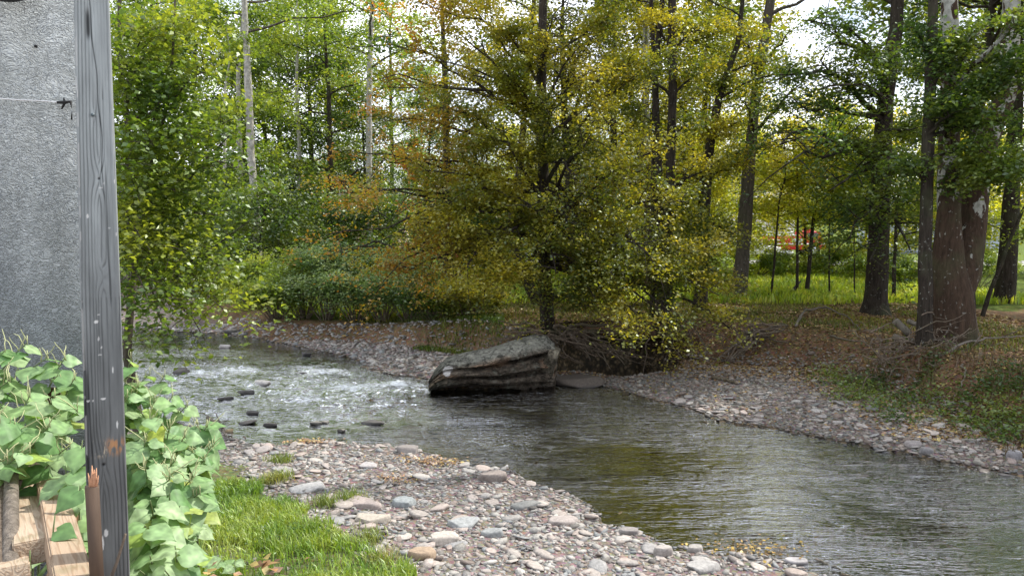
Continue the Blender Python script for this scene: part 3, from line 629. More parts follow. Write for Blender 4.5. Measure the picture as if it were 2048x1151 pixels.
BARK2 = {}
def make_tree(label, base, path, rad, height, bark, pal, seed, limbs=14, crown0=.3, reach=3., leafn=12000, leaf=.10, targets=(), name='tree', cat='tree', spread=.2, tilt=.75, branches=True, flare=1.5, group=None, above=1.0, updir=.35, airy=0., stems=(), pal2=None, pal2f=None, ntw=8):
    g = np.random.default_rng(seed); base = np.asarray(base, float)
    th = thing(name, base, label, cat, group)
    P = [base + [0, 0, -.15]] + [np.asarray(p, float) for p in path]; rr = [rad[0]] + list(rad[1:])
    P = np.array(P); d = P[-1] - P[-2]; d /= np.linalg.norm(d); d = d * .6 + np.array([0, 0, .6]); d /= np.linalg.norm(d)
    need = base[2] + height - P[-1][2]
    if need > .5:
        for k in (1, 2, 3): P = np.vstack([P, P[-1] + d * need / 3 + g.normal(0, .12, 3) * [1, 1, 0]]); rr.append(max(.02, rr[-1] * .62))
    rr = np.array(rr, float)
    # resample the trunk
    sN = np.concatenate([[0], np.cumsum(np.linalg.norm(np.diff(P, axis=0), axis=1))]); tt = np.linspace(0, sN[-1], 34)
    PP = np.stack([np.interp(tt, sN, P[:, k]) for k in range(3)], 1); RR = np.interp(tt, sN, rr)
    PP[2:, :2] += np.cumsum(g.normal(0, .008, (32, 2)), 0); RR *= 1 + .05 * g.normal(0, 1, 34)
    ee = np.concatenate([[0, .12, .28, .5, .8], tt[tt > 1.1]]); RR = np.interp(ee, tt, RR) * (1 + (flare - 1) * np.exp(-ee / .35)); PP = np.stack([np.interp(ee, tt, PP[:, k]) for k in range(3)], 1)
    mb = MB(); mb.tube(PP, RR, 14, False, None, .05); mb.obj('trunk', bark, th, True)
    for st in stems:
        mb = MB(); mb.tube(np.array(st[0]), np.array(st[1]), 10, False, None, .05); mb.obj('trunk', bark, th, True)
    lf = []; nT = len(targets); zt = PP[:, 2]
    nL = limbs + nT; per = leafn / max(1, nL)
    allb = MB()
    for i in range(nL):
        mb = MB() if branches else allb
        if i < nT:
            T = targets[i]; e = np.asarray(T[0], float); w = T[1] if len(T) > 1 else 1.; dz = T[2] if len(T) > 2 else -.6
            src = PP
            k = np.argmin(abs(src[:, 2] - (e[2] + dz))); s = src[k]; r0 = max(.022, min(.09, RR[min(k, len(RR) - 1)] * .42))
            lf += build_limb(mb, s, e, r0, g, ntw + 2, per * w, spread, .12, .3, None, .3)
        else:
            f = crown0 + (1 - crown0) * ((i - nT) + g.random()) / max(1, limbs); z = base[2] + f * height
            k = np.argmin(abs(zt - z)); s = PP[k]; a = (i * 2.39996 + g.normal(0, .3)); q = (f - crown0) / (1 - crown0)
            L = reach * (1.0 - .62 * q ** 1.6) * g.uniform(.7, 1.15); e = s + np.array([math.cos(a) * L, math.sin(a) * L, L * g.uniform(updir - .25, updir + .2)])
            w = 1. if (e[2] - CAMZ) / max(1, e[1]) < .29 else above
            lf += build_limb(mb, s, e, max(.018, RR[k] * .45), g, ntw, per * w, spread, .1, .3)
        if branches and mb.n: mb.obj('branch', BARK2.get(bark.name, bark), th, True)
    if not branches and allb.n: allb.obj('branches', BARK2.get(bark.name, bark), th, True)['kind'] = 'stuff'
    if lf:
        c = np.vstack(lf)
        ra = (c[:, 2] - CAMZ) / np.maximum(c[:, 1], 1.); pxx = 1024 + c[:, 0] / np.maximum(c[:, 1], 1.) * 1490
        keep = np.where(ra < .275, 1., np.where((pxx > 1185) & (pxx < 1450), 1., np.where(pxx < 1095, .9, np.where(pxx > 1850, .3, 0.))))
        wc = 1185 + 14 * np.sin(ra * 40); keep = np.where((ra > -.03) & (ra < .275) & (pxx > 1102) & (pxx < wc), .42, keep); keep = np.where((ra > .05) & (ra < .275) & (pxx > 1480) & (pxx < 1770), .85, keep)
        if abs(base[0]) + abs(base[1]) > 0: c = c[g.random(len(c)) < keep]
        if airy: c = c[fbm(c[:, 0] * 1.1, c[:, 1] * 1.1, c[:, 2] * 1.5 + seed, 2) > airy]
        s = leaf * g.uniform(.65, 1.3, len(c)); V, q = leaf_quads(c, s, tilt, g=g)
        col = palc(c, pal, g, seed)
        if pal2 is not None: kf = pal2f(c, g)[:, None]; col = col * (1 - kf) + palc(c, pal2, g, seed + 3) * kf
        o = link('crown', mesh_np('crown', V - base, q, None, np.repeat(col, 4, 0), [M_LEAF], False), th); o['kind'] = 'stuff'
    return th
def px_tree(label, pts, Y=None, **kw):
    """pts: (px, py, width_px[, dY]) from the foot up; the foot is dropped onto the ground"""
    b = hit(pts[0][0], pts[0][1]) if Y is None else None
    if b is None:
        w = W(pts[0][0], pts[0][1], Y); b = np.array([w[0], Y, gz(w[0], Y)])
    Y0 = b[1]; path = [W(p[0], p[1], Y0 + (p[3] if len(p) > 3 else 0)) for p in pts[1:]]; rad = [p[2] / FPX * Y0 / 2 for p in pts]
    return make_tree(label, b, path, rad, **kw), Y0

BARK2['pale_bark'] = M_BARKG
# --- the trees on the far bank, from the photograph
DENS = 1.0
T = lambda px, py, Y, w=1., dz=-.6: (W(px, py, Y), w, dz)
mt = [(W(a[0] + (i * 37 % 29) - 14, a[1] + (i * 53 % 31) - 15, a[2]), a[3], (a[4] if len(a) > 4 else -.6) * (1. if a[1] > 450 else .3) - (0 if a[1] > 500 else (.5 if a[1] > 330 else 1.2)) + ((i * 41) % 17 - 8) * .09) for i, a in enumerate([(730,390,16.5,1.1,1.2),(700,455,16,1.1,1.),(765,480,16.3,1.1,.8),(830,410,16,1,1.),(800,300,17,1,.6),(870,210,17,1,.2),(760,250,17.5,.7,.4),(885,480,15.8,1,.8),(815,540,16.5,1,.9),(900,560,15.5,1,1.2),(955,600,15.6,.9,1.3),(860,330,16,1,.6),(950,150,16.5,1,-.4),(930,390,15.6,1,.5),(965,490,15.4,1,.8),(1000,250,16,1,-.3),(1000,60,16.5,1,-.8),(900,70,17,1,-.8),(1050,400,15.4,1,.2),(1150,350,15.6,1,.2),(1200,200,16.2,.9,-.3),(1150,80,16.5,.9,-.8),(1250,330,15.8,1,.3),(1180,480,15.4,1,.7),(1250,560,15.2,1.1,1.),(1330,620,15.2,1.1,1.3),(1400,655,15.4,1.,1.6),(1440,600,15.6,1.,1.2),(1300,480,15.4,1,.7),(1350,545,15.2,1.1,1.),(1200,610,15.3,1,1.2),(1110,560,15.3,.8,1.),(1030,540,15.5,.8,1.),(1290,120,17,.8,-.6),(1390,560,15.8,1.1,1.),(1100,210,16,.9,-.3),(1270,640,15.1,.9,1.4),(1350,690,15.3,.6,1.8),(1040,150,17,.9,-.6),(930,290,16.8,1,0),(1120,640,15.6,.5,1.2),(1210,430,15.5,.9,.5),(1460,650,16,.6,1.5),(860,120,16.6,1,-.6),(960,25,16.8,1,-.9),(1010,130,16.4,.9,-.5),(780,170,17.2,.8,.2),(700,310,17,.9,.7),(675,400,16.8,.8,1.),(1180,260,15.8,.9,0),(1160,150,16.2,.9,-.5),(690,520,16.4,.8,1.2),(760,560,16,.8,1.3),(1240,490,15.3,.8,.8),(1080,480,15.2,.7,.4),(850,20,17,1),(800,80,17.4,1),(1100,30,16.5,.9),(1230,50,17,1),(1350,100,17,.6),(740,160,17.6,.6),(1330,300,16.4,.7),(1390,420,16.2,.7),(1420,500,16,.8)])]
orange = lambda c, g: np.clip(sstep(-.2, -2.6, c[:, 0]) * 1. * sstep(.40, .5, fbm(c[:, 0] * .9, c[:, 1] * .9, c[:, 2] * 1.1, 3)) + g.normal(0, .12, len(c)), 0, 1)
px_tree('big olive and orange maple on the bank edge just behind the boulder', [(1097,662,26),(1090,560,26),(1088,400,24),(1085,200,20),(1090,0,16)], height=19, bark=M_BARK, pal=MAPLE, pal2=AUTUMN, pal2f=orange, seed=11, limbs=28, crown0=.5, reach=5., leafn=int(195000 * DENS), airy=.41, leaf=.078, targets=mt, spread=.17, above=1., name='maple_tree', flare=1.3)
mt2 = [T(*a) for a in [(1150,150,20),(1210,90,20),(1240,250,20),(1200,330,20),(1290,300,20),(1100,120,20),(1050,60,21),(1330,180,21),(1250,400,20),(1000,330,21),(1180,30,20),(1250,40,20),(1230,170,20),(1290,220,20),(1180,240,20),(1320,350,20),(1110,40,20),(980,200,21)]]
px_tree('slender dark maple directly behind the big maple', [(1147,575,15),(1140,450,15),(1130,250,13),(1125,100,11)], height=13, bark=M_BARK, pal=MAPLE, seed=12, limbs=9, crown0=.45, reach=3.4, airy=.42, leafn=42000, leaf=.085, targets=mt2, above=1., name='maple_tree')
px_tree('dark trunk leaning left behind the boulder', [(1078,606,22),(1045,540,20),(1018,470,17),(1040,330,13),(1048,200,11)], height=17, bark=M_BARK, pal=MAPLE, pal2=AUTUMN, pal2f=orange, seed=13, limbs=20, crown0=.35, reach=4.4, leafn=30000, leaf=.105, above=1., name='leaning_tree')
px_tree('pale grey trunk in the middle of the picture behind the drooping maple boughs', [(1297,600,17),(1295,350,16),(1292,150,14),(1290,0,12)], Y=25, height=17, bark=M_SYC, pal=MAPLE, seed=14, limbs=12, crown0=.35, reach=3.6, leafn=20000, leaf=.1, above=1., name='sycamore_tree')
# cluster of stems
px_tree('tall dark tree, straightest stem of the close trio right of centre', [(1332,604,22),(1338,350,19),(1345,150,17),(1345,0,15)], Y=18.6, height=19, bark=M_BARK, pal=MAPLE, seed=15, limbs=20, crown0=.42, reach=3.6, airy=.41, leafn=42000, leaf=.085, targets=[T(*a) for a in [(1420,480,17.5,1,.8),(1440,560,17.4,1,1.),(1380,430,17.4,1,.3),(1240,120,18),(1400,60,18.5,.5),(1270,220,18),(1390,330,18,.7),(1370,240,18),(1300,40,18),(1390,150,18.4),(1440,330,18,.8),(1360,60,18.2)]], above=1., name='maple_tree', ntw=7)
px_tree('dark stem standing close against the left of the straight trio stem', [(1322,606,15),(1318,350,14),(1310,150,12),(1325,0,10)], Y=18.9, height=12, bark=M_BARK, pal=MAPLE, seed=16, limbs=4, crown0=.5, reach=2.5, leafn=4500, leaf=.085, above=.3, name='maple_tree')
px_tree('reddish brown thin stem, leftmost of the close trio', [(1306,602,11),(1304,350,10),(1307,150,9),(1302,0,8)], Y=19.4, height=12, bark=M_BARK, pal=MAPLE, seed=17, limbs=4, crown0=.5, reach=2.5, leafn=4500, leaf=.085, above=.3, name='maple_tree')
px_tree('dark curving tree forking near the top right of centre', [(1400,612,26),(1404,480,22),(1415,300,19),(1432,200,15),(1470,90,11),(1480,20,9)], Y=20.5, height=12, bark=M_BARK, pal=MAPLE, seed=18, limbs=7, crown0=.45, reach=3.2, leafn=19000, leaf=.09, targets=[T(*a) for a in [(1330,350,20,.8,0),(1480,330,20,.8,-.3),(1400,250,19.6,.8,-.4),(1500,60,21,.6),(1540,120,21,.5),(1470,470,19.8,.7,.4),(1530,300,20,.6,-.6),(1450,160,20.4,.6,-.6),(1380,470,19.6,.8,.2),(1470,250,20,.5,-.5)]], above=.25, name='forked_tree', ntw=7)
px_tree('straight grey-brown trunk leaning right in front of the white house', [(1474,598,31),(1486,500,28),(1497,330,24),(1512,200,20),(1540,0,17)], height=15, bark=M_BARKG, pal=GREEN, seed=19, limbs=6, crown0=.55, reach=3.4, leafn=9000, leaf=.1, targets=[T(*a) for a in [(1500,110,22,.8,-1),(1580,60,22,.8,-1),(1600,170,21.5,.8,-1),(1490,200,21.5,.6,-.8),(1440,40,22,.7,-1)]], above=.25, name='leaning_tree', ntw=7)
gt = [T(*a) for a in [(1600,210,17.5,1.2,-.2),(1560,290,17,1.1,.2),(1640,120,18,1.2,-.8),(1620,300,17,1,.2),(1690,170,17.5,1,-.5),(1560,150,18,1,-.6),(1700,60,18,1.2,-1),(1820,260,17.5,1,-.3),(1760,440,17,1.,.6),(1700,475,16.8,.9,.9),(1820,500,16.8,.9,.9),(1740,520,16.6,.6,1.),(1840,350,17,.8,0),(1610,40,18.5,.9,-1),(1570,330,16.8,.6,.5),(1660,380,17,.6,.5),(1780,120,18,.9,-.8)]]
px_tree('thick dark straight trunk with green boughs, left of the slim spotted trunk', [(1750,628,46),(1757,480,39),(1765,280,35),(1775,180,33),(1795,60,25),(1800,0,22)], height=16, bark=M_BARK, pal=GREEN, seed=20, limbs=8, crown0=.5, reach=4, airy=.42, leafn=40000, leaf=.092, targets=gt, above=.35, name='maple_tree')
px_tree('slim lichen-spotted dark trunk standing in front of the huge double trunk', [(1849,692,28),(1850,550,25),(1852,350,23),(1856,150,20),(1862,0,17)], height=14, bark=M_BARK, pal=GREEN, seed=21, limbs=5, crown0=.55, reach=3.2, leafn=11000, airy=.42, leaf=.09, targets=[T(*a) for a in [(1920,90,14.4,1,-.8),(1980,170,14.4,1,-.6),(1900,230,14.2,1,-.4),(1800,320,14.6,.7,-.2),(1960,300,14.2,.8,0),(1830,60,15,.9,-.9),(2030,240,14.2,1,-.3)]], above=.3, name='maple_tree')
hb = hit(1905, 682); Yh = hb[1]
st2 = [W(1900,600,Yh), W(1925,540,Yh), W(1946,450,Yh + .1), W(1955,330,Yh + .2), W(1985,250,Yh + .3), W(2012,190,Yh + .3), W(2022,60,Yh + .3), W(2025,-150,Yh + .3), W(2030,-420,Yh)]
px_tree('huge sycamore dividing low down into two mottled trunks', [(1906,686,86),(1906,600,80),(1896,540,62),(1898,450,46),(1901,300,38),(1903,150,34),(1905,0,30)], height=19, bark=M_SYC, pal=GREEN, seed=22, limbs=6, crown0=.5, reach=4.5, airy=.43, leafn=25000, leaf=.095, targets=[T(*a) for a in [(1950,60,14.2,1,-1),(2040,120,14.4,1,-.8),(1960,350,14,1,-.2),(2030,330,14,1,0),(2040,40,14.6,1,-1),(1890,200,14.4,.7,-.8)]], above=.35, name='sycamore_tree', flare=1.04, stems=[(st2, [.40,.36,.26,.25,.22,.19,.17,.13,.06])], ntw=9)
px_tree('brown trunk at the right edge behind the huge double trunk', [(2008,606,40),(2016,500,34),(2024,350,28),(2030,200,24),(2036,0,20)], height=15, bark=M_BARK, pal=LGREEN, seed=23, limbs=9, crown0=.3, reach=3.6, leafn=14000, leaf=.1, above=.3, name='maple_tree')
px_tree('thin crooked dark sapling leaning right between the double trunk and the right edge', [(1962,632,9),(1985,570,8),(2010,500,7),(2040,430,6)], height=5, bark=M_BARK, pal=LGREEN, seed=24, limbs=9, crown0=.35, reach=1.6, leafn=4500, leaf=.09, name='sapling', flare=1.1, branches=False)
for i, (px, py, w, tx, ty, sd, lab) in enumerate([(1541,592,5,1560,400,1,'leftmost thin sapling in the sunlit grass'),(1594,590,6,1600,380,2,'thin straight sapling in front of the red vehicle'),(1613,588,9,1632,400,3,'darker sapling right of the red vehicle'),(1659,590,4,1660,430,4,'very thin sapling between the red vehicle and the thick dark trunk'),(1787,602,8,1795,420,5,'dark sapling between the thick trunk and the slim spotted trunk'),(1709,592,3,1712,470,6,'faint bare sapling just left of the thick dark trunk')]):
    px_tree(lab, [(px,py,w),((px + tx) / 2, (py + ty) / 2, w * .85),(tx,ty,w * .6)], height=5.6, bark=M_BARK, pal=YELLOW if i < 4 else LGREEN, seed=30 + i, limbs=12, crown0=.42, reach=1.7, leafn=6500, leaf=.10, name='sapling', flare=1.1, branches=False, spread=.2)

# --- left side: leaning multi-stem tree on the near bank, pale trunks and the green wood
def lt(): return [T(*a) for a in [(300,60,9.6,1,-.8),(400,40,9.8,1,-.9),(280,180,9.4,1,-.5),(380,160,9.6,1,-.6),(460,120,10,.8,-.9),(310,290,9.3,1,-.2),(400,270,9.6,1,-.4),(470,330,9.8,.9,-.6),(280,400,9.2,1,.3),(350,380,9.4,1,0),(440,430,9.6,1,-.3),(300,500,9,1,.6),(380,500,9.4,1,.3),(450,540,9.8,.7,.2),(300,610,8.8,.8,1.),(370,620,9.2,1,.9),(450,620,9.6,.9,.7),(520,630,10,.6,.7),(340,680,9,.7,1.3),(250,330,9,.8,.3),(250,120,9.4,.8,-.5),(480,230,10,.7,-1),(410,680,9.6,.4,1.2),(260,560,8.9,.6,.9)]]
b0 = np.array([-5.35, 10.6, gz(-5.35, 10.6)])
s1 = [W(252,700,10.6), W(258,620,10.6), W(263,480,10.5), W(252,300,10.4), W(238,120,10.3), W(236,-40,10.2)]
sts = [([W(263,520,10.5), W(285,470,10.4), W(300,340,10.2), W(330,230,10.1), W(345,120,10.), W(352,-40,9.9)], [.035,.034,.03,.024,.018,.01]),
       ([W(262,560,10.5), W(282,500,10.3), W(330,420,10.1), W(400,330,9.9), W(470,260,9.8)], [.03,.026,.02,.014,.008]),
       ([W(258,620,10.6), W(320,560,10.3), W(420,500,10), W(500,440,9.8)], [.02,.017,.012,.006])]
make_tree('leafy multi-stemmed tree leaning over the water just right of the wooden post', b0, s1, [.085,.062,.056,.05,.04,.03,.022], 7.4, M_BARKG, [(.08,.15,.022),(.17,.25,.032),(.31,.36,.05)], 41, limbs=3, crown0=.7, reach=2.2, leafn=19000, leaf=.085, targets=lt(), spread=.2, above=.4, stems=sts, name='leaning_tree', flare=1.2)
for (lab, pts, Yb, ht, bk, kw) in [
 ('pale-barked tree with reddish vine rising from the left shrubs', [(516,560,17),(512,420,16),(500,300,15),(492,100,13),(488,0,11)], 30, 19, M_BIRCH, dict(crown0=.5, limbs=16, leafn=15000, reach=5)),
 ('thin pale sapling left of the vine-covered pale tree', [(457,572,8),(452,430,7),(449,250,6)], 31, 11, M_BIRCH, dict(crown0=.4, limbs=8, leafn=6000, reach=2.5)),
 ('tall white-barked tree rising straight to the top left of the orange maple', [(738,520,12),(737,300,12),(738,140,11),(745,0,8)], 36, 21, M_BIRCH, dict(crown0=.45, limbs=16, leafn=14000, reach=5)),
 ('short grey dead-looking pale trunk between the two white trees', [(600,520,9),(600,380,9),(598,280,8),(592,160,6)], 38, 17, M_BIRCH, dict(crown0=.45, limbs=12, leafn=9000, reach=4)),
 ('pale stem left of the vine-covered pale tree, half hidden by leaves', [(484,560,10),(482,330,10),(478,150,8)], 34, 18, M_BIRCH, dict(crown0=.4, limbs=12, leafn=9000, reach=4)),
 ('dark trunk left of the white-barked tree in the shaded wood', [(657,540,11),(658,330,10),(655,180,8)], 37, 15, M_BARK, dict(crown0=.3, limbs=14, leafn=11000, reach=4)),
 ('dark trunk seen through the orange maple boughs', [(893,560,18),(893,440,17),(890,200,13)], 28, 15, M_BARK, dict(crown0=.35, limbs=12, leafn=11000, reach=4))]:
    px_tree(lab, pts, Y=Yb, height=ht, bark=bk, pal=LGREEN if 'pale' in lab or 'white' in lab else GREEN, seed=50 + int(pts[0][0]), leaf=.15, spread=.33, above=.6, airy=.42, branches=False, name='tree', flare=1.2, **kw)

# --- background trees as copies of a few kinds
def generic(seed, ht, reach, pal, crown0, leafn, leaf, label, group, name, bark=M_BARK, limbs=26, spread=.38, tilt=.8, rad=.16):
    g = np.random.default_rng(seed)
    return make_tree(label, (0, 0, 0), [(g.normal(0, .15), g.normal(0, .15), ht * .4), (g.normal(0, .3), g.normal(0, .3), ht * .8)], [rad, rad * .8, rad * .4], ht, bark, pal, seed, limbs=limbs, crown0=crown0, reach=reach, leafn=leafn, leaf=leaf, name=name, cat='tree', group=group, branches=False, spread=spread, tilt=tilt, updir=.25, ntw=7)
def copy_tree(src, loc, rz, sc, label=None, group=None):
    o = src.copy(); COL.objects.link(o); o.location = loc; o.rotation_euler = (0, 0, rz); o.scale = (sc, sc, sc)
    if label: o['label'] = label
    if group: o['group'] = group
    for ch in list(src.children):
        c = ch.copy(); COL.objects.link(c); c.parent = o
    return o
ORD = 'first second third fourth fifth sixth seventh eighth ninth tenth eleventh twelfth thirteenth fourteenth fifteenth sixteenth seventeenth eighteenth nineteenth twentieth twenty-first'.split()
def plant_all(src, spots, labels=None):
    stem_ = src['label']; spots = sorted(spots, key=lambda q: q[0] / q[1]); labels = [stem_ + ', ' + ORD[i] + ' from the left' for i in range(len(spots))]
    for i, (x, y, sc, rz) in enumerate(spots):
        lo = (x, y, gz(x, y) - .1)
        if i == 0: src.location = lo; src.scale = (sc,) * 3; src.rotation_euler = (0, 0, rz); o = src
        else: o = copy_tree(src, lo, rz, sc)
        if labels: o['label'] = labels[i]
g = np.random.default_rng(99)
A1 = generic(61, 14, 4.2, GREEN, .12, 17000, .17, 'dense green tree of the shaded left wood', 'green trees of the left wood', 'woodland_tree')
plant_all(A1, [(-26,38,1.,0),(-21,36,.8,1),(-17,40,1.,2),(-13.5,38,.75,3),(-10,42,.95,4),(-7.5,39,.7,5),(-5,44,.8,.5),(-29,44,1.2,1.5),(-2,42,.62,2.5),(-15,46,1.1,3.5),(-22,47,1.15,.3),(-24.5,34,.65,1.1)])
A2 = generic(62, 18, 4.6, LGREEN, .35, 13000, .17, 'tall airy tree reaching the sky behind the left wood', 'tall airy trees of the left wood', 'tall_tree')
plant_all(A2, [(-20,43,1.1,0),(-12,45,1.,1),(-27,50,1.2,2),(-8,49,1.05,3),(-16,52,1.15,4)])
A3 = generic(63, 6.6, 2.8, YELLOW, .1, 14000, .13, 'sunlit yellow-green young tree before the road', 'sunlit yellow young trees before the road', 'young_tree', limbs=22, spread=.3, rad=.07)
plant_all(A3, [(a * (b + 4.5) / b, b + 4.5, c * 1.12, d) for a, b, c, d in [(6.,31,1.,0),(7.8,29,.8,1),(3.2,33,1.,2),(12.2,31,1.05,3),(15.4,33,1.,4),(11,37,1.15,5),(18.6,32,1.,.5),(.6,34,.95,1.5),(21.5,35,1.1,2.2),(7.2,37.5,1.,3.3),(24.5,33,1.1,4.1)]])
A4 = generic(64, 12, 4.2, LGREEN, .1, 14000, .22, 'green tree in the row beyond the road', 'trees beyond the road', 'roadside_tree', limbs=24, spread=.5, rad=.2)
plant_all(A4, [(x, 64 + 7 * ((i * 7) % 3), .62 + .2 * ((i * 5) % 4) / 3, i) for i, x in enumerate(np.arange(-48, 66, 5.6))])
A5 = generic(65, 4.2, 2.3, GREEN, .08, 9000, .12, 'low dark understory tree of the left wood', 'understory trees under the left wood', 'understory_tree', limbs=20, spread=.3, rad=.06)
plant_all(A5, [(-9.5,28,1.,0),(-12,30,1.1,1),(-7,29,.9,2),(-14.5,32,1.1,3),(-5,30,1.,4),(-17,34,1.2,5),(-2.5,31,1.05,.7),(-10.5,34,1.3,1.7),(-20,35,1.2,2.9),(-.4,30,.8,3.9)])
B1 = generic(66, 11, 4., GREEN, .45, 12000, .14, 'tree off to the right of the stream', 'trees on the right bank', 'bank_tree', limbs=22, spread=.3)
A6 = generic(67, 16, 4.2, MAPLE, .22, 17000, .15, 'olive green tree behind the far bank maples', 'olive trees behind the far bank maples', 'olive_tree', limbs=30, spread=.36, rad=.15)
plant_all(A6, [(4.0,29,1.,0),(6.4,31,1.05,1),(8.3,33,1.1,2),(20.5,33,1.,4),(2.,33,.5,5),(9.9,38,.8,.6)])
plant_all(B1, [(14.5,14,1.1,0),(17,19,1.2,1),(13.5,22,1.2,2),(19,26,1.3,4),(21,12,1.3,5)])

# --- shrubs
def shrub(label, x, y, rx, ry, rz, pal, n, leaf, seed, cat='shrub', name='shrub', stems=14, z0=0., narrow=.5, group=None, tilt=.6):
    g = np.random.default_rng(seed); z = gz(x, y); th = thing(name, (x, y, z), label, cat, group); mb = MB(); lf = []
    for i in range(stems):
        a = g.uniform(0, 6.28); r = math.sqrt(g.random()); h = rz * math.sqrt(max(.08, 1 - r * r * .8)) * g.uniform(.75, 1.08)
        e = np.array([x + rx * r * math.cos(a), y + ry * r * math.sin(a), z + h]); s = np.array([x + .15 * rx * r * math.cos(a), y + .15 * ry * r * math.sin(a), z - .05])
        lf += build_limb(mb, s, e, .018, g, 9, n / stems, .12 + .03 * rz, .25, .3, max(.4, .3 * rz), .5, 4)
    mb.obj('stems', M_ROOT, th, True)
    c = np.vstack(lf); c[:, 2] = np.maximum(c[:, 2], z + .03); s = leaf * g.uniform(.6, 1.3, len(c)); V, q = leaf_quads(c, s, tilt, .5, narrow, g=g)
    o = link('foliage', mesh_np('foliage', V - np.array([x, y, z]), q, None, np.repeat(palc(c, pal, g, seed, 1.3), 4, 0), [M_LEAF]), th); o['kind'] = 'stuff'; return th
SH = [(.10,.19,.06),(.25,.37,.16),(.48,.58,.36)]
for i, (px, py, rx, ry, rz, pal, n, lab) in enumerate([
  (700,668,1.25,1.0,1.75,SH,15000,'big rounded shrub with blue-green leaf sprays hanging over the gravel'),
  (640,664,1.1,1.0,1.9,SH,13000,'tall pale-topped shrub left of the big rounded shrub'),
  (590,662,1.2,1.1,1.7,LGREEN,12000,'yellow-green shrub at the upstream end of the shrub mass'),
  (540,662,1.0,.9,1.2,LGREEN,9000,'bright green bush hanging low over the water upstream'),
  (760,662,1.1,.9,1.25,SH,11000,'dark shrub at the right end of the shrub mass'),
  (810,650,1.3,1.0,1.5,SH,10000,'bush with silvery tips under the orange boughs'),
  (480,640,1.2,1.,1.5,LGREEN,8000,'loose light green bush beside the fallen log upstream'),
  (860,655,1.1,.8,.8,GREEN,7000,'low leafy bush on the bank left of the boulder'),
  (930,645,1.1,.9,.9,MAPLE,6000,'small mixed green and yellow bush behind the boulder'),
  (1180,622,1.,.8,.8,GREEN,5000,'low green bush on the bank under the maple boughs')]):
    h = hit(px, py); shrub(lab, h[0], h[1] + ry * .8, rx, ry, rz * 1.15, pal, n, .095, 200 + i, stems=26, tilt=.42)
for i, (px, py, rx, rz) in enumerate([(1330,585,1.6,1.1),(1400,578,1.5,1.),(1440,570,1.4,.9),(1520,560,1.8,1.0),(1600,556,1.9,1.0),(1680,558,2.0,1.1),(1780,566,1.8,1.0),(1830,572,1.5,.9),(1980,575,1.8,1.2),(1230,580,1.6,1.),(1960,540,2.2,1.3)]):
    h = hit(px, py); side = ['leftmost shrub','second shrub from the left','shrub left of the leaning grey-brown trunk','shrub right of the leaning grey-brown trunk','shrub below the red vehicle','shrub left of the thick dark trunk','shrub right of the thick dark trunk','shrub left of the slim spotted trunk','shrub right of the huge double trunk','shrub behind the drooping maple boughs','tall shrub behind the right edge trunk'][i]
    shrub('sunlit low ' + side + ' in the row before the road', h[0], h[1] + .8, rx, .9, rz, LGREEN, 5000, .11, 230 + i, group='sunlit shrubs before the road', stems=12)

# --- grass, herbs, fallen leaves
def blades(name, P, h, w, pal, seed, parent=None, lean=.5, label=None, cat=None):
    g = np.random.default_rng(seed); n = len(P); a = g.uniform(0, 6.28, n); H = h * g.uniform(.5, 1.3, n); l = g.uniform(.1, 1., n) * lean
    d = np.stack([np.cos(a), np.sin(a), 0 * a], 1); b = np.cross(d, [0, 0, 1.]) * (w * g.uniform(.6, 1.3, n) / 2)[:, None]
    m = P + d * (H * l * .35)[:, None] + np.array([0, 0, 1]) * (H * .6)[:, None]; e = P + d * (H * l)[:, None] + np.array([0, 0, 1]) * (H * (1 - .25 * l))[:, None]
    V = np.stack([P - b * .6, P + b * .6, m + b, m - b, e], 1).reshape(-1, 3); k = np.arange(n)[:, None] * 5
    c = palc(P, pal, g, seed, 1.8)
    o = link(name, mesh_np(name, V, k + [0, 1, 2, 3], k + [3, 2, 4], np.repeat(c, 5, 0), [M_GRASS]), parent); tag(o, label, cat, None, 'stuff'); return o
GR = [(.11,.22,.03),(.22,.36,.045),(.38,.46,.10)]
P = scatter(70000, -5.2, -.4, 4.6, 9.4, lambda x, y, z, r, nr, b, t, p: nr & (polysd(GRASSP, x, y) + .5 * (fbm(x * 2, y * 2, 3.) - .5) < .12) & (rng.random(len(x)) < .25 + 1.1 * sstep(.38, .55, fbm(x * 1.7, y * 1.7, 41.))))
blades('near_grass', P, .13, .011, GR, 301, None, .9, 'bright green grass patch at the left of the gravel', 'grass')
c = P[::6] + [0, 0, .05] + np.random.default_rng(1).normal(0, .03, (len(P[::6]), 3)); V, q = leaf_quads(c, .035, .7, .2, .55)
o = link('clover_leaves', mesh_np('clover_leaves', V, q, None, np.repeat(palc(c, GR, rng, 5), 4, 0), [M_LEAF])); tag(o, 'small leafy weeds mixed through the bright grass patch', 'weeds', None, 'stuff')
tufts = [hit(a, b) for a, b in [(700,1000),(650,1010),(740,1080),(765,1130),(560,925),(560,960),(540,965)]]
P = np.vstack([t + np.random.default_rng(int(t[0] * 99) & 255).normal(0, .09, (260, 3)) * [1, 1, 0] for t in tufts]); P[:, 2] = ground(P[:, 0], P[:, 1])
blades('grass_tufts', P, .13, .008, [(.14,.2,.03),(.24,.3,.06),(.35,.34,.12)], 302, None, 1., 'thin yellowish grass tufts among the stones', 'grass')
P = scatter(60000, -13, 17, 22.5, 42, lambda x, y, z, r, nr, b, t, p: (~nr) & (b < -.3) & (x > -.62 * y) & (x < .72 * y) & (fbm(x * .55, y * .4, 21.) + .34 * sstep(19, 26, y) > .5))
blades('meadow_grass', P, .26, .05, [(.24,.36,.03),(.42,.54,.05),(.60,.62,.09)], 303, None, .8, 'sunlit yellow-green meadow grass behind the far bank trees', 'grass')
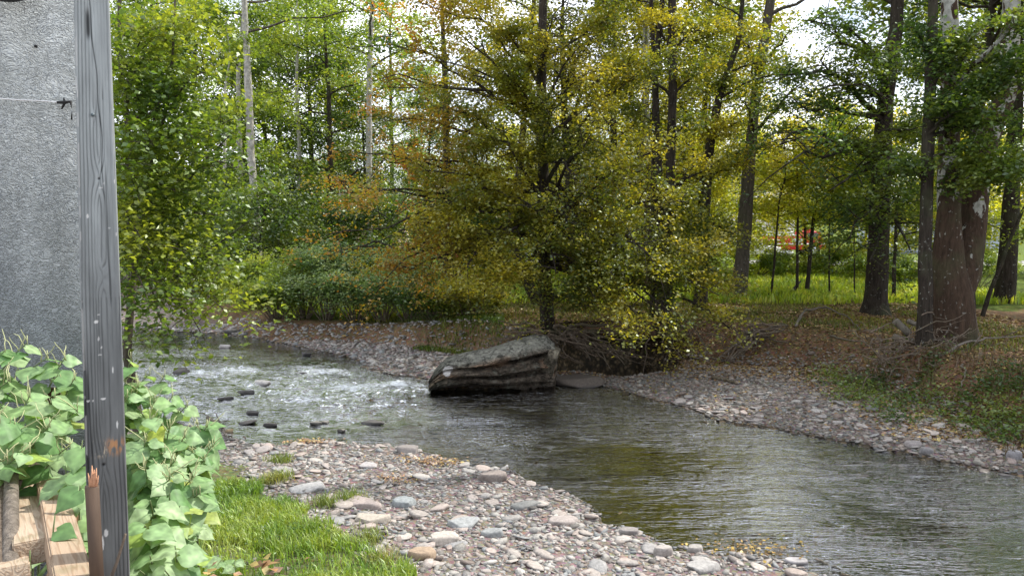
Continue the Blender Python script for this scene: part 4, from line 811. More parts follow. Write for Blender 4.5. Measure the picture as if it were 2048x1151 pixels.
P = scatter(30000, -7, 12, 14, 24, lambda x, y, z, r, nr, b, t, p: (~nr) & (b < 0) & (fbm(x * .8, y * .6, 25.) > .46) & (y > 14))
blades('bank_grass', P, .10, .02, [(.10,.13,.02),(.18,.20,.03),(.28,.26,.04)], 304, None, .9, 'thin mossy grass on the shaded far bank', 'grass')
P = scatter(9000, -2.6, -.2, 16.5, 19.5, lambda x, y, z, r, nr, b, t, p: (~nr) & (t < .3) & (r > .5))
blades('boulder_grass', P, .12, .02, [(.07,.13,.015),(.13,.2,.02),(.18,.22,.03)], 305, None, .9, 'green grass strip on the bank behind the boulder', 'grass')
# herbs on the right bank
hz = [(1690,770,1.),(1660,755,.7),(1730,790,.9),(1760,775,.8),(1700,800,.7),(1770,820,.8),(1820,800,.6),(2010,790,1.),(2040,770,1.),(2035,840,.9),(1990,860,.9),(1960,780,.7),(1860,810,.6),(1900,830,.6),(1940,850,.7),(1860,740,.5),(2030,880,.6),(1800,840,.6)]
pts = []
for px, py, s in hz:
    h = hit(px, py); n = int(420 * s); a = rng.normal(0, .26 * s + .06, (n, 2)); z = np.abs(rng.normal(0, .13, n)); pts.append(np.column_stack([h[0] + a[:, 0], h[1] + a[:, 1] * .8, z]))
c = np.vstack(pts); c[:, 2] += ground(c[:, 0], c[:, 1]) + .02; V, q = leaf_quads(c, .06 * rng.uniform(.5, 1.4, len(c)), .6, .2, .6)
o = link('ground_cover', mesh_np('ground_cover', V, q, None, np.repeat(palc(c, [(.05,.10,.02),(.11,.19,.03),(.22,.28,.06)], rng, 5, 1.5), 4, 0), [M_LEAF])); tag(o, 'low green weeds covering the right far bank above the gravel', 'weeds', None, 'stuff')
P = scatter(9000, 4.5, 10, 9.5, 15.5, lambda x, y, z, r, nr, b, t, p: (~nr) & (t < .5) & (b > -.3) & (fbm(x * 1.5, y * 1.5, 27.) > .48))
blades('dry_grass', P, .2, .012, [(.10,.07,.04),(.17,.12,.07),(.10,.13,.03)], 306, None, 1., 'dry brown and green grass on the right far bank', 'grass')
# leaf litter
LIT = np.array([(.30,.17,.08),(.38,.25,.11),(.22,.125,.07),(.46,.36,.13),(.17,.10,.065),(.34,.21,.14)])
def litter_obj(name, P, s, label, cols=LIT):
    c = P + [0, 0, .012]; V, q = leaf_quads(c, s * rng.uniform(.6, 1.3, len(c)), .35, .05, .75, .10)
    o = link(name, mesh_np(name, V, q, None, np.repeat(cols[rng.integers(0, len(cols), len(c))] * rng.uniform(.6, 1.2, (len(c), 1)), 4, 0), [M_LITTER])); tag(o, label, 'fallen leaves', None, 'stuff')
P = scatter(95000, -2.5, 13, 9.5, 25, lambda x, y, z, r, nr, b, t, p: (~nr) & (t < .35) & (r > .3) & (p > 0) & (rng.random(len(x)) < np.clip(.9 - (x < 0) * .5, 0, 1)))
litter_obj('bank_leaf_litter', P, .07, 'brown leaf litter covering the shaded far bank')
P = scatter(60000, .5, 9, 11.5, 19, lambda x, y, z, r, nr, b, t, p: (~nr) & (t > -.1) & (r > .05) & (p > -.12) & (rng.random(len(x)) < np.clip(1 - (t / 1.7), .04, 1)))
litter_obj('gravel_leaf_litter', P, .07, 'tan fallen leaves on the far gravel beside the dark pool')
for nm, px, py, n, sg, lab in [('yellow_leaves',1500,1108,170,.2,'small drift of yellow leaves at the near waterline, bottom right of centre'),('brown_leaves',870,925,260,.2,'rusty leaves along the near waterline'),('rusty_leaves',620,885,180,.16,'orange-brown leaves at the upstream end of the near gravel'),('dry_leaves',800,965,90,.12,'few dry red-brown leaves among the pebbles')]:
    h = hit(px, py); a = rng.normal(0, sg, (n, 2)) * [1.4, .7]; x, y = h[0] + a[:, 0], h[1] + a[:, 1]
    litter_obj(nm, np.column_stack([x, y, np.maximum(ground(x, y), 0) + .01 + .03 * rng.random(n)]), .045, lab, np.array([(.45,.30,.06),(.36,.22,.06),(.22,.13,.06)]) if 'yellow' in nm else LIT * 1.2)

# ---------------------------------------------------------------- roots, driftwood, logs
def wig(p0, p1, n, amp, g, sag=0.):
    P = np.linspace(p0, p1, n); w = np.cumsum(g.normal(0, amp, (n, 3)), 0); w -= np.linspace(0, 1, n)[:, None] * w[-1]; P = P + w; P[:, 2] -= sag * np.sin(np.linspace(0, 1, n) * math.pi); return P
def sticks(name, label, cat, items, m, seed, base, part='stick', group=None):
    g = np.random.default_rng(seed); th = thing(name, base, label, cat, group)
    for (a, b, r, amp) in items:
        mb = MB(); P = wig(np.array(a, float), np.array(b, float), 8, amp, g); mb.tube(P, np.linspace(r, r * .35, 8), 5, True, None, .15); mb.obj(part, m, th, True)
    return th
g = np.random.default_rng(5)
tr = hit(1097, 662); items = []
for i in range(58):
    a = g.uniform(0, 1); px0 = 1097 + g.normal(0, 10); right = g.random() < .72
    e = (g.uniform(1120, 1310), g.uniform(655, 738)) if right else (g.uniform(960, 1080), g.uniform(640, 690))
    Ye = g.uniform(16.4, 17.6) if right else g.uniform(16.8, 17.8)
    s = W(px0 + (g.uniform(0, 60) if right else -g.uniform(0, 30)), g.uniform(650, 690), 17.0 + g.uniform(-.3, .3))
    items.append((s, W(e[0], e[1], Ye), g.uniform(.012, .045), .05))
sticks('bank_roots', 'tangle of bare roots and twigs spilling from the bank edge beside the boulder', 'roots', items, M_ROOT, 71, tr, 'root')
items = []
for i in range(30):
    e0 = W(g.uniform(1290, 1560), g.uniform(640, 680), g.uniform(17, 17.8)); items.append((e0, e0 + g.normal(0, .35, 3) * [1.5, .4, 1] - [0, .25, .45], g.uniform(.008, .022), .04))
sticks('hanging_roots', 'thin bare roots hanging from the undercut bank above the dark pool', 'roots', items, M_ROOT, 72, hit(1400, 700), 'root')
items = []; h0 = hit(1500, 700)
for i in range(34):
    a = g.uniform(0, 6.28); c = h0 + np.array([0, -.1, .3]); items.append((c + g.normal(0, .08, 3), c + np.array([math.cos(a) * .75, -.25 + .3 * math.sin(a), .42 * math.sin(a * 1.3) - .1]), g.uniform(.012, .04), .05))
sticks('root_wad', 'upturned clump of roots lying at the foot of the bank right of the dark pool', 'roots', items, M_ROOT, 73, h0, 'root')
h1 = hit(1810, 730); items = []
for i in range(130):
    px, py = g.normal(1805, 60), g.normal(705, 26); Yq = h1[1] + g.uniform(-.6, .5); s = W(px, py, Yq); d = g.normal(0, 1, 3) * [.5, .25, .22]
    s[2] = max(s[2], gz(s[0], s[1]) + .05); e = s + d; e[2] = max(e[2], gz(e[0], e[1]) + .03); items.append((s, e, g.uniform(.005, .018), .03))
sticks('brush_pile', 'heap of grey flood-washed sticks piled against the slim spotted trunk', 'brush pile', items, M_ROOT, 74, h1)
hl = hit(1815, 680)
for i, (a, b, r, lab) in enumerate([((1790,640),(1818,668),.075,'short pale peeling log standing on top of the brush pile'),((1822,690),(1838,716),.085,'tan weathered log end sticking out below the slim trunk'),((1786,672),(1830,682),.07,'mossy short log lying across the brush pile'),((1815,642),(1845,652),.05,'thin pale log touching the slim spotted trunk')]):
    Yl = hl[1] - .35; mb = MB(); P = wig(W(*a, Yl), W(*b, Yl - .1), 6, .01, g); bs = P[0]; mb.tube(P, [r] * 6, 9, True, None, .1); o = link('short_log', mb.mesh('short_log', [M_TWIG], True, bs), None, bs); tag(o, lab, 'log')
def branchthing(name, label, pts, r, m=M_TWIG, cat='branch', up=.04, kids=()):
    P = []
    for p in pts:
        h = hit(p[0], p[1]); P.append(h + [0, 0, up + (p[2] if len(p) > 2 else 0)])
    P = np.array(P); t = np.linspace(0, len(P) - 1, len(P) * 4); P = np.stack([np.interp(t, range(len(P)), P[:, k]) for k in range(3)], 1); P[1:-1] += g.normal(0, .012, (len(P) - 2, 3))
    th = thing(name, P[0], label, cat); mb = MB(); mb.tube(P, np.linspace(r, r * .35, len(P)), 7, True, None, .12); mb.obj('limb', m, th, True)
    for k in kids:
        i = int(k * (len(P) - 1)); mb = MB(); e = P[i] + np.array([g.normal(0, .3), g.normal(0, .2), g.uniform(.05, .3)]); mb.tube(wig(P[i], e, 6, .02, g), np.linspace(r * .4, r * .12, 6), 5, True); mb.obj('twig', m, th, True)
branchthing('fallen_branch', 'long curved fallen branch arching over the leafy bank left of the thick trunk', [(1592,655),(1608,628,.06),(1650,624,.1),(1690,640,.08),(1720,662,0)], .035, kids=(.3, .6))
branchthing('fallen_branch', 'long pale branch running right from the brush pile to the picture edge', [(1880,716,0),(1930,700,.12),(1980,690,.1),(2046,684,.08)], .03, kids=(.2, .5, .8))
branchthing('fallen_branch', 'crooked white stick lying in the weeds at lower right', [(1925,738,.05),(1930,760,.05),(1920,785,.02),(1960,808,.03)], .018)
branchthing('fallen_branch', 'long pole leaning from the huge trunk down to the brush', [(1862,664,.15),(1900,676,.1),(1945,690,.03)], .045, kids=(.5,))
branchthing('fallen_branch', 'short dark log on the far gravel in the middle', [(1425,758),(1455,764),(1475,770)], .05, M_ROOT)
branchthing('fallen_branch', 'thin stick lying along the gravel near the dark pool', [(1380,718),(1420,720),(1470,726)], .02)
branchthing('fallen_log', 'dark fallen log in the sunlit grass between saplings', [(1515,594),(1545,592),(1575,594),(1600,582,.3)], .10, M_BARK, 'log')
branchthing('fallen_log', 'dark fallen trunk and root mass across the far upstream bank', [(330,590,.1),(380,584,.25),(430,590,.2),(470,598,.1)], .16, M_BARK, 'log', kids=(.1,.2,.3,.4,.5,.6))
branchthing('fallen_branch', 'grey twiggy branch at the near waterline beside the leafy plant', [(415,850,.1),(440,858,.05),(455,880,.02)], .03, kids=(.2,.4,.6,.8,.9))
branchthing('fallen_branch', 'brown stick crossing the bank slope below the fallen branch', [(1660,680),(1700,690,.05),(1735,694,.05)], .02)
branchthing('fallen_branch', 'pale twig lying on dirt at the far right of the weeds', [(1700,745,.02),(1705,765,.02),(1702,790,.02)], .012)
branchthing('fallen_branch', 'short stick poking from the bottom right waterline', [(1632,1130,.02),(1655,1140,.02),(1680,1150,.02)], .02)

# ---------------------------------------------------------------- far buildings, vehicles, wires
M_WHITE = flat('white_siding', (.74, .74, .74)); M_ROOF = flat('grey_shingle', (.12, .12, .125), .9); M_GLASS = flat('dark_window_glass', (.03, .035, .04), .1, .6)
M_BLUE = flat('pale_blue_siding', (.42, .46, .55)); M_TRIM = flat('white_trim', (.8, .8, .8)); M_RED = flat('red_paint', (.55, .02, .025), .35, .5); M_SILV = flat('silver_panel', (.55, .56, .6), .4, .5); M_RUB = flat('black_rubber', (.02, .02, .02), .8)
def house(label, x, y, w, d, h, m, rh=2.2, wins=3, rot=0.):
    z = gz(x, y); th = thing('house', (x, y, z), label, 'house'); th.rotation_euler = (0, 0, rot)
    L = lambda nm, mb, mm, p=th: link(nm, mb.mesh(nm, [mm]), p)
    mb = MB(); mb.box((-w / 2, 0, -.6), (w / 2, d, h)); L('wall', mb, m)
    for k in range(int(h / .22)):
        mb = MB(); mb.box((-w / 2 - .02, -.035, .1 + k * .22), (w / 2 + .02, -.003, .1 + k * .22 + .19)); L('siding_board', mb, m)
    mb = MB(); v = [(-w/2-.4,-.5,h-.1),(w/2+.4,-.5,h-.1),(w/2+.4,d/2,h+rh),(-w/2-.4,d/2,h+rh),(w/2+.4,d+.5,h-.1),(-w/2-.4,d+.5,h-.1)]
    v += [(a, b, c + .14) for a, b, c in v]; mb.add(v, [(0,1,2,3),(3,2,4,5),(6,9,8,7),(9,11,10,8),(0,6,7,1),(5,4,10,11),(0,3,9,6),(3,5,11,9),(1,7,8,2),(2,8,10,4)]); L('roof', mb, M_ROOF)
    for sx in (-1, 1):
        mb = MB(); mb.add([(sx*w/2,0,h),(sx*w/2,d,h),(sx*w/2,d/2,h+rh-.1),(sx*(w/2-.1),0,h),(sx*(w/2-.1),d,h),(sx*(w/2-.1),d/2,h+rh-.1)], [(0,1,4,3)], [(0,2,1),(3,4,5)]); L('gable', mb, m)
    for i in range(wins):
        cx = -w / 2 + w * (i + .5) / wins; f = MB(); f.box((cx - .6, -.10, h * .35), (cx + .6, -.04, h * .35 + 1.4)); fo = L('window', f, M_TRIM)
        p = MB(); p.box((cx - .47, -.12, h * .35 + .12), (cx - .03, -.105, h * .35 + 1.28)); L('pane', p, M_GLASS, fo); p = MB(); p.box((cx + .03, -.12, h * .35 + .12), (cx + .47, -.105, h * .35 + 1.28)); L('pane', p, M_GLASS, fo)
    return th
house('white house with grey roof half hidden behind the leaning grey-brown trunk', 17., 57, 9, 7, 5.2, M_WHITE, 2.4, 4)
house('pale blue-grey house seen through the maple leaves in the middle', 4.6, 52, 7.5, 7, 4.6, M_BLUE, 2.2, 3)
house('small white building seen between the slim trunk and the huge double trunk', 35., 60, 9, 6, 2.8, M_BLUE, 1.6, 3)
house('tan cottage with warm light walls glimpsed under the orange boughs', -11.5, 52, 7, 6, 3, flat('tan_siding', (.62, .5, .4)), 1.8, 3)
def vehicle(label, cat, name, x, y, L_, H_, body, kind, rot=0.):
    z = float(ground(np.array([x]), np.array([y]))[0]) + .08; th = thing(name, (x, y, z), label, cat); th.rotation_euler = (0, 0, rot)
    A = lambda nm, mb, mm, p=th, sm=False: link(nm, mb.mesh(nm, [mm], sm), p)
    W_ = 1.9
    if kind == 'truck':
        prof = [(-L_/2,.5),(-L_/2,H_*.74),(-L_/2+.1,H_*.78),(L_*.17,H_*.78),(L_*.18,H_),(L_*.40,H_),(L_*.46,H_*.62),(L_/2,H_*.55),(L_/2,.5)]
    else:
        prof = [(-L_/2,.35),(-L_/2-.03,H_*.55),(-L_*.42,H_*.62),(-L_*.30,H_*.97),(-L_*.05,H_),(L_*.12,H_*.95),(L_*.26,H_*.62),(L_*.46,H_*.55),(L_/2,H_*.42),(L_/2,.35)]
    n = len(prof); mb = MB(); v = [(a, 0, b) for a, b in prof] + [(a, W_, b) for a, b in prof]
    q = [(i, i + n, (i + 1) % n + n, (i + 1) % n) for i in range(n)]; mb.add(v, q); me = mb.mesh('body', [body]); 
    import bmesh
    bm = bmesh.new(); bm.from_mesh(me); bm.verts.ensure_lookup_table(); bm.faces.new([bm.verts[i] for i in range(n)]); bm.faces.new([bm.verts[n + i] for i in reversed(range(n))]); bmesh.ops.recalc_face_normals(bm, faces=bm.faces)
    bmesh.ops.bevel(bm, geom=list(bm.edges), offset=.05, segments=2, affect='EDGES'); bm.to_mesh(me); bm.free(); link('body', me, th)
    for sx in (-L_ * .31, L_ * .31):
        for sy in (-.02, W_ - .2):
            mb = MB(); r = .47 if kind == 'truck' else .34; mb.tube([(sx, sy, r), (sx, sy + .22, r)], [r, r], 20); wo_ = A('wheel', mb, M_RUB); mb = MB(); mb.tube([(sx, sy - .02, r), (sx, sy + .24, r)], [r * .55] * 2, 14); A('rim', mb, M_SILV, wo_)
    if kind == 'truck':
        for a in (-L_ * .45, -L_ * .22, -L_ * .02):
            mb = MB(); mb.box((a, -.02, 1.0), (a + L_ * .16, -.004, H_ * .72)); A('compartment_door', mb, M_SILV if a > -.3 else M_RED)
        mb = MB(); mb.box((-L_ * .48, .2, H_ * .80), (L_ * .12, .32, H_ * .86)); mb.box((-L_ * .48, .6, H_ * .80), (L_ * .12, .72, H_ * .86))
        for k in range(12): mb.box((-L_ * .47 + k * .33, .2, H_ * .81), (-L_ * .47 + k * .33 + .05, .72, H_ * .84))
        A('ladder', mb, M_SILV)
        mb = MB(); mb.box((L_ * .21, -.015, H_ * .66), (L_ * .37, -.004, H_ * .93)); A('side_window', mb, M_GLASS)
        mb = MB(); mb.box((-L_ / 2, -.03, .86), (L_ / 2, -.006, .96)); A('white_stripe', mb, M_TRIM)
        mb = MB(); mb.box((L_ * .26, .5, H_ + .01), (L_ * .32, 1.4, H_ + .14)); A('light_bar', mb, M_RED)
    else:
        mb = MB(); mb.add([(-L_*.36,-.01,H_*.64),(L_*.2,-.01,H_*.64),(L_*.1,-.01,H_*.92),(-L_*.27,-.01,H_*.92)], [(0,1,2,3)]); A('side_window', mb, M_GLASS)
    for sy in (.2, W_ - .4):
        mb = MB(); mb.box((L_ / 2 - .02, sy, .62), (L_ / 2 + .03, sy + .22, .8)); A('headlight', mb, M_TRIM)
    return th
vehicle('red fire truck with silver panels parked beyond the road behind the saplings', 'fire truck', 'fire_truck', 19.6, 52., 4.6, 1.8, M_RED, 'truck')
vehicle('white car parked beyond the road right of the leaning grey-brown trunk', 'car', 'parked_car', 15.3, 48.2, 4.3, 1.5, flat('white_car_paint', (.8, .8, .8), .25, .6), 'car')
vehicle('red car glimpsed under the orange boughs at the left', 'car', 'parked_car', -5.7, 48.8, 4.3, 1.5, flat('orange_red_paint', (.6, .06, .03), .3, .5), 'car')
M_WIRE = flat('pale_cable', (.6, .6, .6), .5)
for i, (a, b, ya, yb, sag, lab) in enumerate([((-200,300),(1300,400),44,44,.9,'upper utility wire sagging across the left wood'),((-200,418),(1500,432),43,43,.5,'lower utility wire crossing behind the white tree'),((1480,386),(2300,392),43,43,.2,'upper pale wire seen right of the leaning trunk'),((1480,412),(2300,420),42.5,42.5,.2,'lower pale wire behind the thick dark trunk'),((1300,482),(1560,480),45,45,.05,'low white rail wire in front of the white house')]):
    P = np.linspace(W(*a, ya), W(*b, yb), 24); P[:, 2] -= sag * np.sin(np.linspace(0, 1, 24) * math.pi); bs = P[0]; mb = MB(); mb.tube(P, .018, 4); tag(link('utility_wire', mb.mesh('utility_wire', [M_WIRE], True, bs), None, bs), lab, 'wire')
for i, (x, lab) in enumerate([(-24, 'wooden utility pole at the left end of the wires'), (44, 'wooden utility pole at the right end of the wires')]):
    y = 43.5; mb = MB(); z = gz(x, y); bs = (x, y, z); th = thing('utility_pole', bs, lab, 'utility pole'); mb.tube([(x, y, z - .3), (x, y, z + 9)], [.16, .11], 10); mb.obj('pole', M_BARKG, th, True); mb = MB(); mb.box((x - 1, y - .06, z + 8.2), (x + 1, y + .06, z + 8.35)); mb.obj('crossarm', M_BARKG, th)

# ---------------------------------------------------------------- near: stuccoed wall, post, timbers, leafy plants
def grid_panel(fx, nu, nv):
    u, v = np.meshgrid(np.linspace(0, 1, nu), np.linspace(0, 1, nv)); P, c = fx(u, v)
    I = (np.arange(nv - 1)[:, None] * nu + np.arange(nu - 1)[None]); q = np.stack([I, I + 1, I + nu + 1, I + nu], -1).reshape(-1, 4); return P.reshape(-1, 3), q, c.reshape(-1, 3)
wl = thing('stucco_wall', (-3.4, 3.4, 1.6), 'blue-grey rough stuccoed wall behind the post at the left edge', 'wall')
mb = MB(); mb.box((-5.6, 3.4, 1.2), (-1.925, 3.56, 6.2)); mb.obj('wall_face', M_STUCCO, wl)
mb = MB(); c = W(72, 93, 3.398); mb.tube([c + [0, -.004, 0], c + [0, .006, 0]], .007, 8); mb.obj('nail_hole', M_RUB, wl)
wr = thing('wall_wire', W(0, 192, 3.36), 'thin white wire stretched across the stuccoed wall to a dark hook', 'wire'); mb = MB(); P = wig(W(-150, 186, 3.37), W(128, 205, 3.375), 12, .001, g); mb.tube(P, .0032, 6); mb.obj('cable', flat('white_cable', (.75, .75, .75)), wr, True)
mb = MB(); a = W(128, 205, 3.375); mb.tube([a + [-.03, 0, 0], a, a + [.03, 0, .004], a + [.034, 0, -.03], a + [.03, 0, -.075]], [.006, .008, .007, .006, .004], 6); mb.tube([a + [0, .0, .02], a + [.004, 0, 0], a + [-.012, 0, -.03]], [.003, .007, .003], 5); mb.obj('hook', M_RUB, wr, True)
bk = thing('corner_blob', W(30, 10, 3.2), 'dark rounded bracket of unknown kind cut by the top left corner', 'blob'); v, f = I2; c = W(16, -34, 3.3); link('blob_body', mesh_np('blob_body', v * [.13, .06, .08] + c - np.array(bk.location), None, f, np.tile((.03, .03, .03), (len(v), 1)), [flat('near_black', (.03, .03, .032), .6)], True), bk)  # made-up stand-in for an unidentified dark shape in the corner
mb = MB(); mb.tube([c, c + [-.1, .0, .7]], .03, 8); mb.obj('blob_stem', M_RUB, bk, True)

# post: one 90 mm board-square timber turned towards the porch, its front grain carved
ph = math.atan2(1.052, 1.9); nrm = np.array([math.sin(ph), -math.cos(ph), 0]); rt = np.array([math.cos(ph), math.sin(ph), 0]); pc0 = np.array([-1.048, 1.9, 0])
zt_, zb_ = 5.3, 1.85
def pz(py): return W(195, py, 1.9)[2]
def pu(px, py):                                # -.5 .. .5 across the face
    l = np.interp(py, [0, 576, 1151], [147, 160, 178]); r = np.interp(py, [0, 576, 1151], [220, 242, 261]); return (px - l) / (r - l) - .5
zv = np.unique(np.concatenate([np.linspace(zb_, 2.45, 20), np.arange(2.45, 4.55, .0026), np.linspace(4.55, zt_, 20)])); nu = 64; uu = np.linspace(-.5, .5, nu)
Ug, Vg = np.meshgrid(uu, zv)
pyv = np.interp(zv, [pz(p) for p in (1151, 900, 700, 500, 300, 100, 0)], (1151, 900, 700, 500, 300, 100, 0)); 
lf_ = np.interp(pyv, [0, 576, 1151], [147, 160, 178]); rg_ = np.interp(pyv, [0, 576, 1151], [220, 242, 261])
def pxw(px, py): return (px - 1024) / FPX * 1.9 / (cp + (575.5 - py) / FPX * sp)
cen = pxw((lf_ + rg_) / 2, pyv) + 1.048; wid = (pxw(rg_, pyv) - pxw(lf_, pyv)) * math.cos(ph) * .985
knots = [(pu(198, 357), pz(357), .016), (pu(207, 926), pz(926), .022), (pu(188, 230), pz(230), .006), (pu(205, 555), pz(555), .012)]
um = Ug * .091; ph_ = um * 760 + 9 * (fbm(um * 9 + 3, Vg * .7, 2., 2) - .5) + 2.6 * (fbm(um * 60, Vg * 5, 5.) - .5) + 5 * np.exp(-(um / .012) ** 2) * (np.abs(Vg - 3.25) < .45) * np.cos((Vg - 3.25) / .45 * 1.57)
for ku, kz, kr in knots:
    dx = um - ku * .091; dzz = Vg - kz; e = np.exp(-(dzz / (kr * 2.6)) ** 2 - (dx / (kr * 1.1)) ** 2); ph_ = ph_ + np.sign(dx) * 9 * e * (1 if kr > .01 else .3)
gr = np.sin(ph_); groove = np.clip((gr - .15) / .85, 0, 1) ** 1.5 * sstep(.34, .58, fbm(um * 30, Vg * 2.2, 9.) + .12 * (Vg < 3.4))
crk = sstep(.73, .80, fbm(um * 95, Vg * 2.6, 14., 3) + .06 * (Vg > 3.9)); uc = pu(np.interp(Vg, [3.9, 4.28], [192, 176]), 100)
cr2 = np.exp(-((Ug - (-.15 + .30 * sstep(4.32, 3.75, Vg) + .02 * np.sin(Vg * 40))) / .016) ** 2) * sstep(3.55, 3.75, Vg); gash = np.exp(-((Ug + .13) / .06) ** 2 - ((Vg - pz(50)) / .035) ** 4)
dep = .0022 * groove + .0022 * crk + .0028 * cr2 + .006 * gash
edge = np.clip((abs(Ug) - .47) / .03, 0, 1) ** 2 * .004
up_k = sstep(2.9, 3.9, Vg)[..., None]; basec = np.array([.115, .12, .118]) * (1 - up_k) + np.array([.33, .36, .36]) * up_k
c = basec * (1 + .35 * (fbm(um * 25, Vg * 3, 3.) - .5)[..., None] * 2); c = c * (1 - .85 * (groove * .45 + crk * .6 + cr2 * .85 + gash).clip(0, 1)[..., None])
c = mixc(c, np.array([.5, .5, .48]) + 0 * c, np.clip(np.exp(-((Ug + .46) / .02) ** 2) * sstep(.5, .56, fbm(Ug * 3, Vg * 26, 6.)) * .6 + 0, 0, 1))
g2 = np.random.default_rng(8)
for (px, py, w, h, k) in [(192,642,5,4,1),(197,628,3,2,.8),(197,676,2,5,.8),(200,708,4,2,.8),(226,740,2,8,.9),(176,798,6,1.6,.9),(186,798,3,1.6,.8),(206,796,7,2,1),(235,850,2,10,.9),(175,432,2.5,6,1),(219,456,3,2,.7),(233,468,2,5,.8),(201,375,5,2,.7),(208,366,2,4,.5),(205,1080,3,18,.9),(212,1062,5,10,.8),(152,170,1.6,16,1),(155,190,1.2,10,.9),(203,694,2,3,.8),(230,362,1.5,5,.8)]:
    m_ = np.exp(-((Ug - pu(px, py)) * 82 / w) ** 2 - ((Vg - pz(py)) / .00126 / h) ** 2) * (.6 + fbm(Ug * 60, Vg * 300, 4.)); c = mixc(c, np.array([.62, .62, .60]) + 0 * c, sstep(.45, .7, m_) * k)
m_ = np.exp(-((Ug - pu(232, 892)) / .22) ** 4 - ((Vg - pz(893)) / .022) ** 4); s_ = sstep(.42, .6, fbm(Ug * 22, Vg * 55, 16.)) * m_; c = mixc(c, np.array([.42, .22, .10]) + 0 * c, s_ * .9)
m_ = np.exp(-((Ug - pu(200, 885)) / .2) ** 4 - ((Vg - pz(895)) / .02) ** 4); s_ = sstep(.56, .66, fbm(Ug * 26, Vg * 60, 19.)) * m_; c = mixc(c, np.array([.5, .42, .3]) + 0 * c, s_ * .8)
for ku, kz, kr in knots[:2]:
    m_ = np.exp(-((um - ku * .091) ** 2 + (Vg - kz) ** 2) / (kr * .16) ** 2); c = mixc(c, np.array([.01, .01, .01]) + 0 * c, np.clip(m_ * 1.4, 0, 1)); dep = dep + .004 * m_
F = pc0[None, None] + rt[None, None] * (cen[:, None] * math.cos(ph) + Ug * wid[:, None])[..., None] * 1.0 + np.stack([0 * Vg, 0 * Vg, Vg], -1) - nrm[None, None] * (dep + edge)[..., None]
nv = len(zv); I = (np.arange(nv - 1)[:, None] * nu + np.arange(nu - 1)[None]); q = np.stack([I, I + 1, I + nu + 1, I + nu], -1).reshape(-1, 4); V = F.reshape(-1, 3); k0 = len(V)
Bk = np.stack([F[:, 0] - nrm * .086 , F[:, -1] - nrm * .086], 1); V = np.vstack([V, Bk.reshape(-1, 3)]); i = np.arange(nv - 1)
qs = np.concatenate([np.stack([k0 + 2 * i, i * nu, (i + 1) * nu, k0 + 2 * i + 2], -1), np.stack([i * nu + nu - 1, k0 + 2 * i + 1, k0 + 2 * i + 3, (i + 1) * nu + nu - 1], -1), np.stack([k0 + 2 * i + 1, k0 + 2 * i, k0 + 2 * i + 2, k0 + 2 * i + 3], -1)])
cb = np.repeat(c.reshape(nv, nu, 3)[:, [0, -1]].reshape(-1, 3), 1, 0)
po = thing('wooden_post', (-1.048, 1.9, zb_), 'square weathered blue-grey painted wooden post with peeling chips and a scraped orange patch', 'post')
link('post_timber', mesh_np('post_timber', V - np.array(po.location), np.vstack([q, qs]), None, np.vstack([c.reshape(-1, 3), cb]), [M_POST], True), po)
mb = MB(); a = pc0 + rt * (pu(188, 230) * .09) + [0, 0, pz(230)]; mb.tube([a + nrm * .004, a - nrm * .004], .0045, 10); mb.obj('screw_head', flat('painted_metal', (.1, .13, .14), .4), po, True)

def beam(name, label, cat, a, b, w, h, col, up=(0, 0, 1), m=M_LUMBER, roll=0.):
    a, b = np.asarray(a, float), np.asarray(b, float); d = Vector(b - a); L_ = d.length; yv = d.normalized(); xv = yv.cross(Vector(up)).normalized(); zv_ = xv.cross(yv)
    M3 = Matrix((xv, yv, zv_)).transposed().to_4x4() @ Matrix.Rotation(roll, 4, 'Y')
    import bmesh
    bm = bmesh.new(); bmesh.ops.create_cube(bm, size=1); bmesh.ops.scale(bm, vec=(w, L_, h), verts=bm.verts); bmesh.ops.bevel(bm, geom=list(bm.edges), offset=.004, segments=2, affect='EDGES')
    me = bpy.data.meshes.new(name); bm.to_mesh(me); bm.free(); at_ = me.color_attributes.new('col', 'FLOAT_COLOR', 'POINT'); at_.data.foreach_set('color', np.tile((*col, 1), len(me.vertices)).astype(np.float32)); me.materials.append(m)
    o = link(name, me); o.matrix_world = Matrix.Translation(Vector((a + b) / 2)) @ M3; tag(o, label, cat); return o
TAN = (.35, .265, .19); TAN2 = (.40, .32, .24)
beam('timber', 'square timber lying with its end grain towards us, left of the leaning timber', 'timber', W(62,1105,2.08), W(52,965,2.95), .088, .070, TAN2)
beam('timber', 'long tan timber leaning down towards us between the square timber and the post', 'timber', W(150,1190,1.72), W(99,972,2.7), .085, .06, TAN, roll=.12)
beam('timber', 'tan board end cut by the bottom left corner', 'timber', W(22,1160,1.86), W(30,1128,2.2), .085, .07, TAN2)
beam('timber', 'short upright tan board behind the leaning timber', 'timber', W(152,1110,2.35), W(148,1025,2.42), .035, .02, (.38, .25, .16), up=(0, 1, 0))
beam('timber', 'weathered old board lying across the back of the timber pile under the leaves', 'timber', W(-20,905,3.0), W(75,898,2.9), .12, .05, (.26, .21, .16))
beam('timber', 'dark red-brown stake standing among the leaves near the wall', 'stake', W(108,850,2.95), W(108,775,2.95), .04, .03, (.07, .035, .025), up=(0, 1, 0))
beam('timber', 'tan board end glimpsed under the leaves at the left edge', 'timber', W(20,945,2.7), W(70,935,3.0), .10, .06, TAN2)
mb = MB(); a, b = W(20,1180,1.9), W(23,945,2.6); bs = a; mb.tube(np.linspace(a, b, 6), .022, 12, True); o = link('round_pole', mb.mesh('round_pole', [M_TWIG], True, bs), None, bs); tag(o, 'round brown pole lying left of the square timber', 'pole')
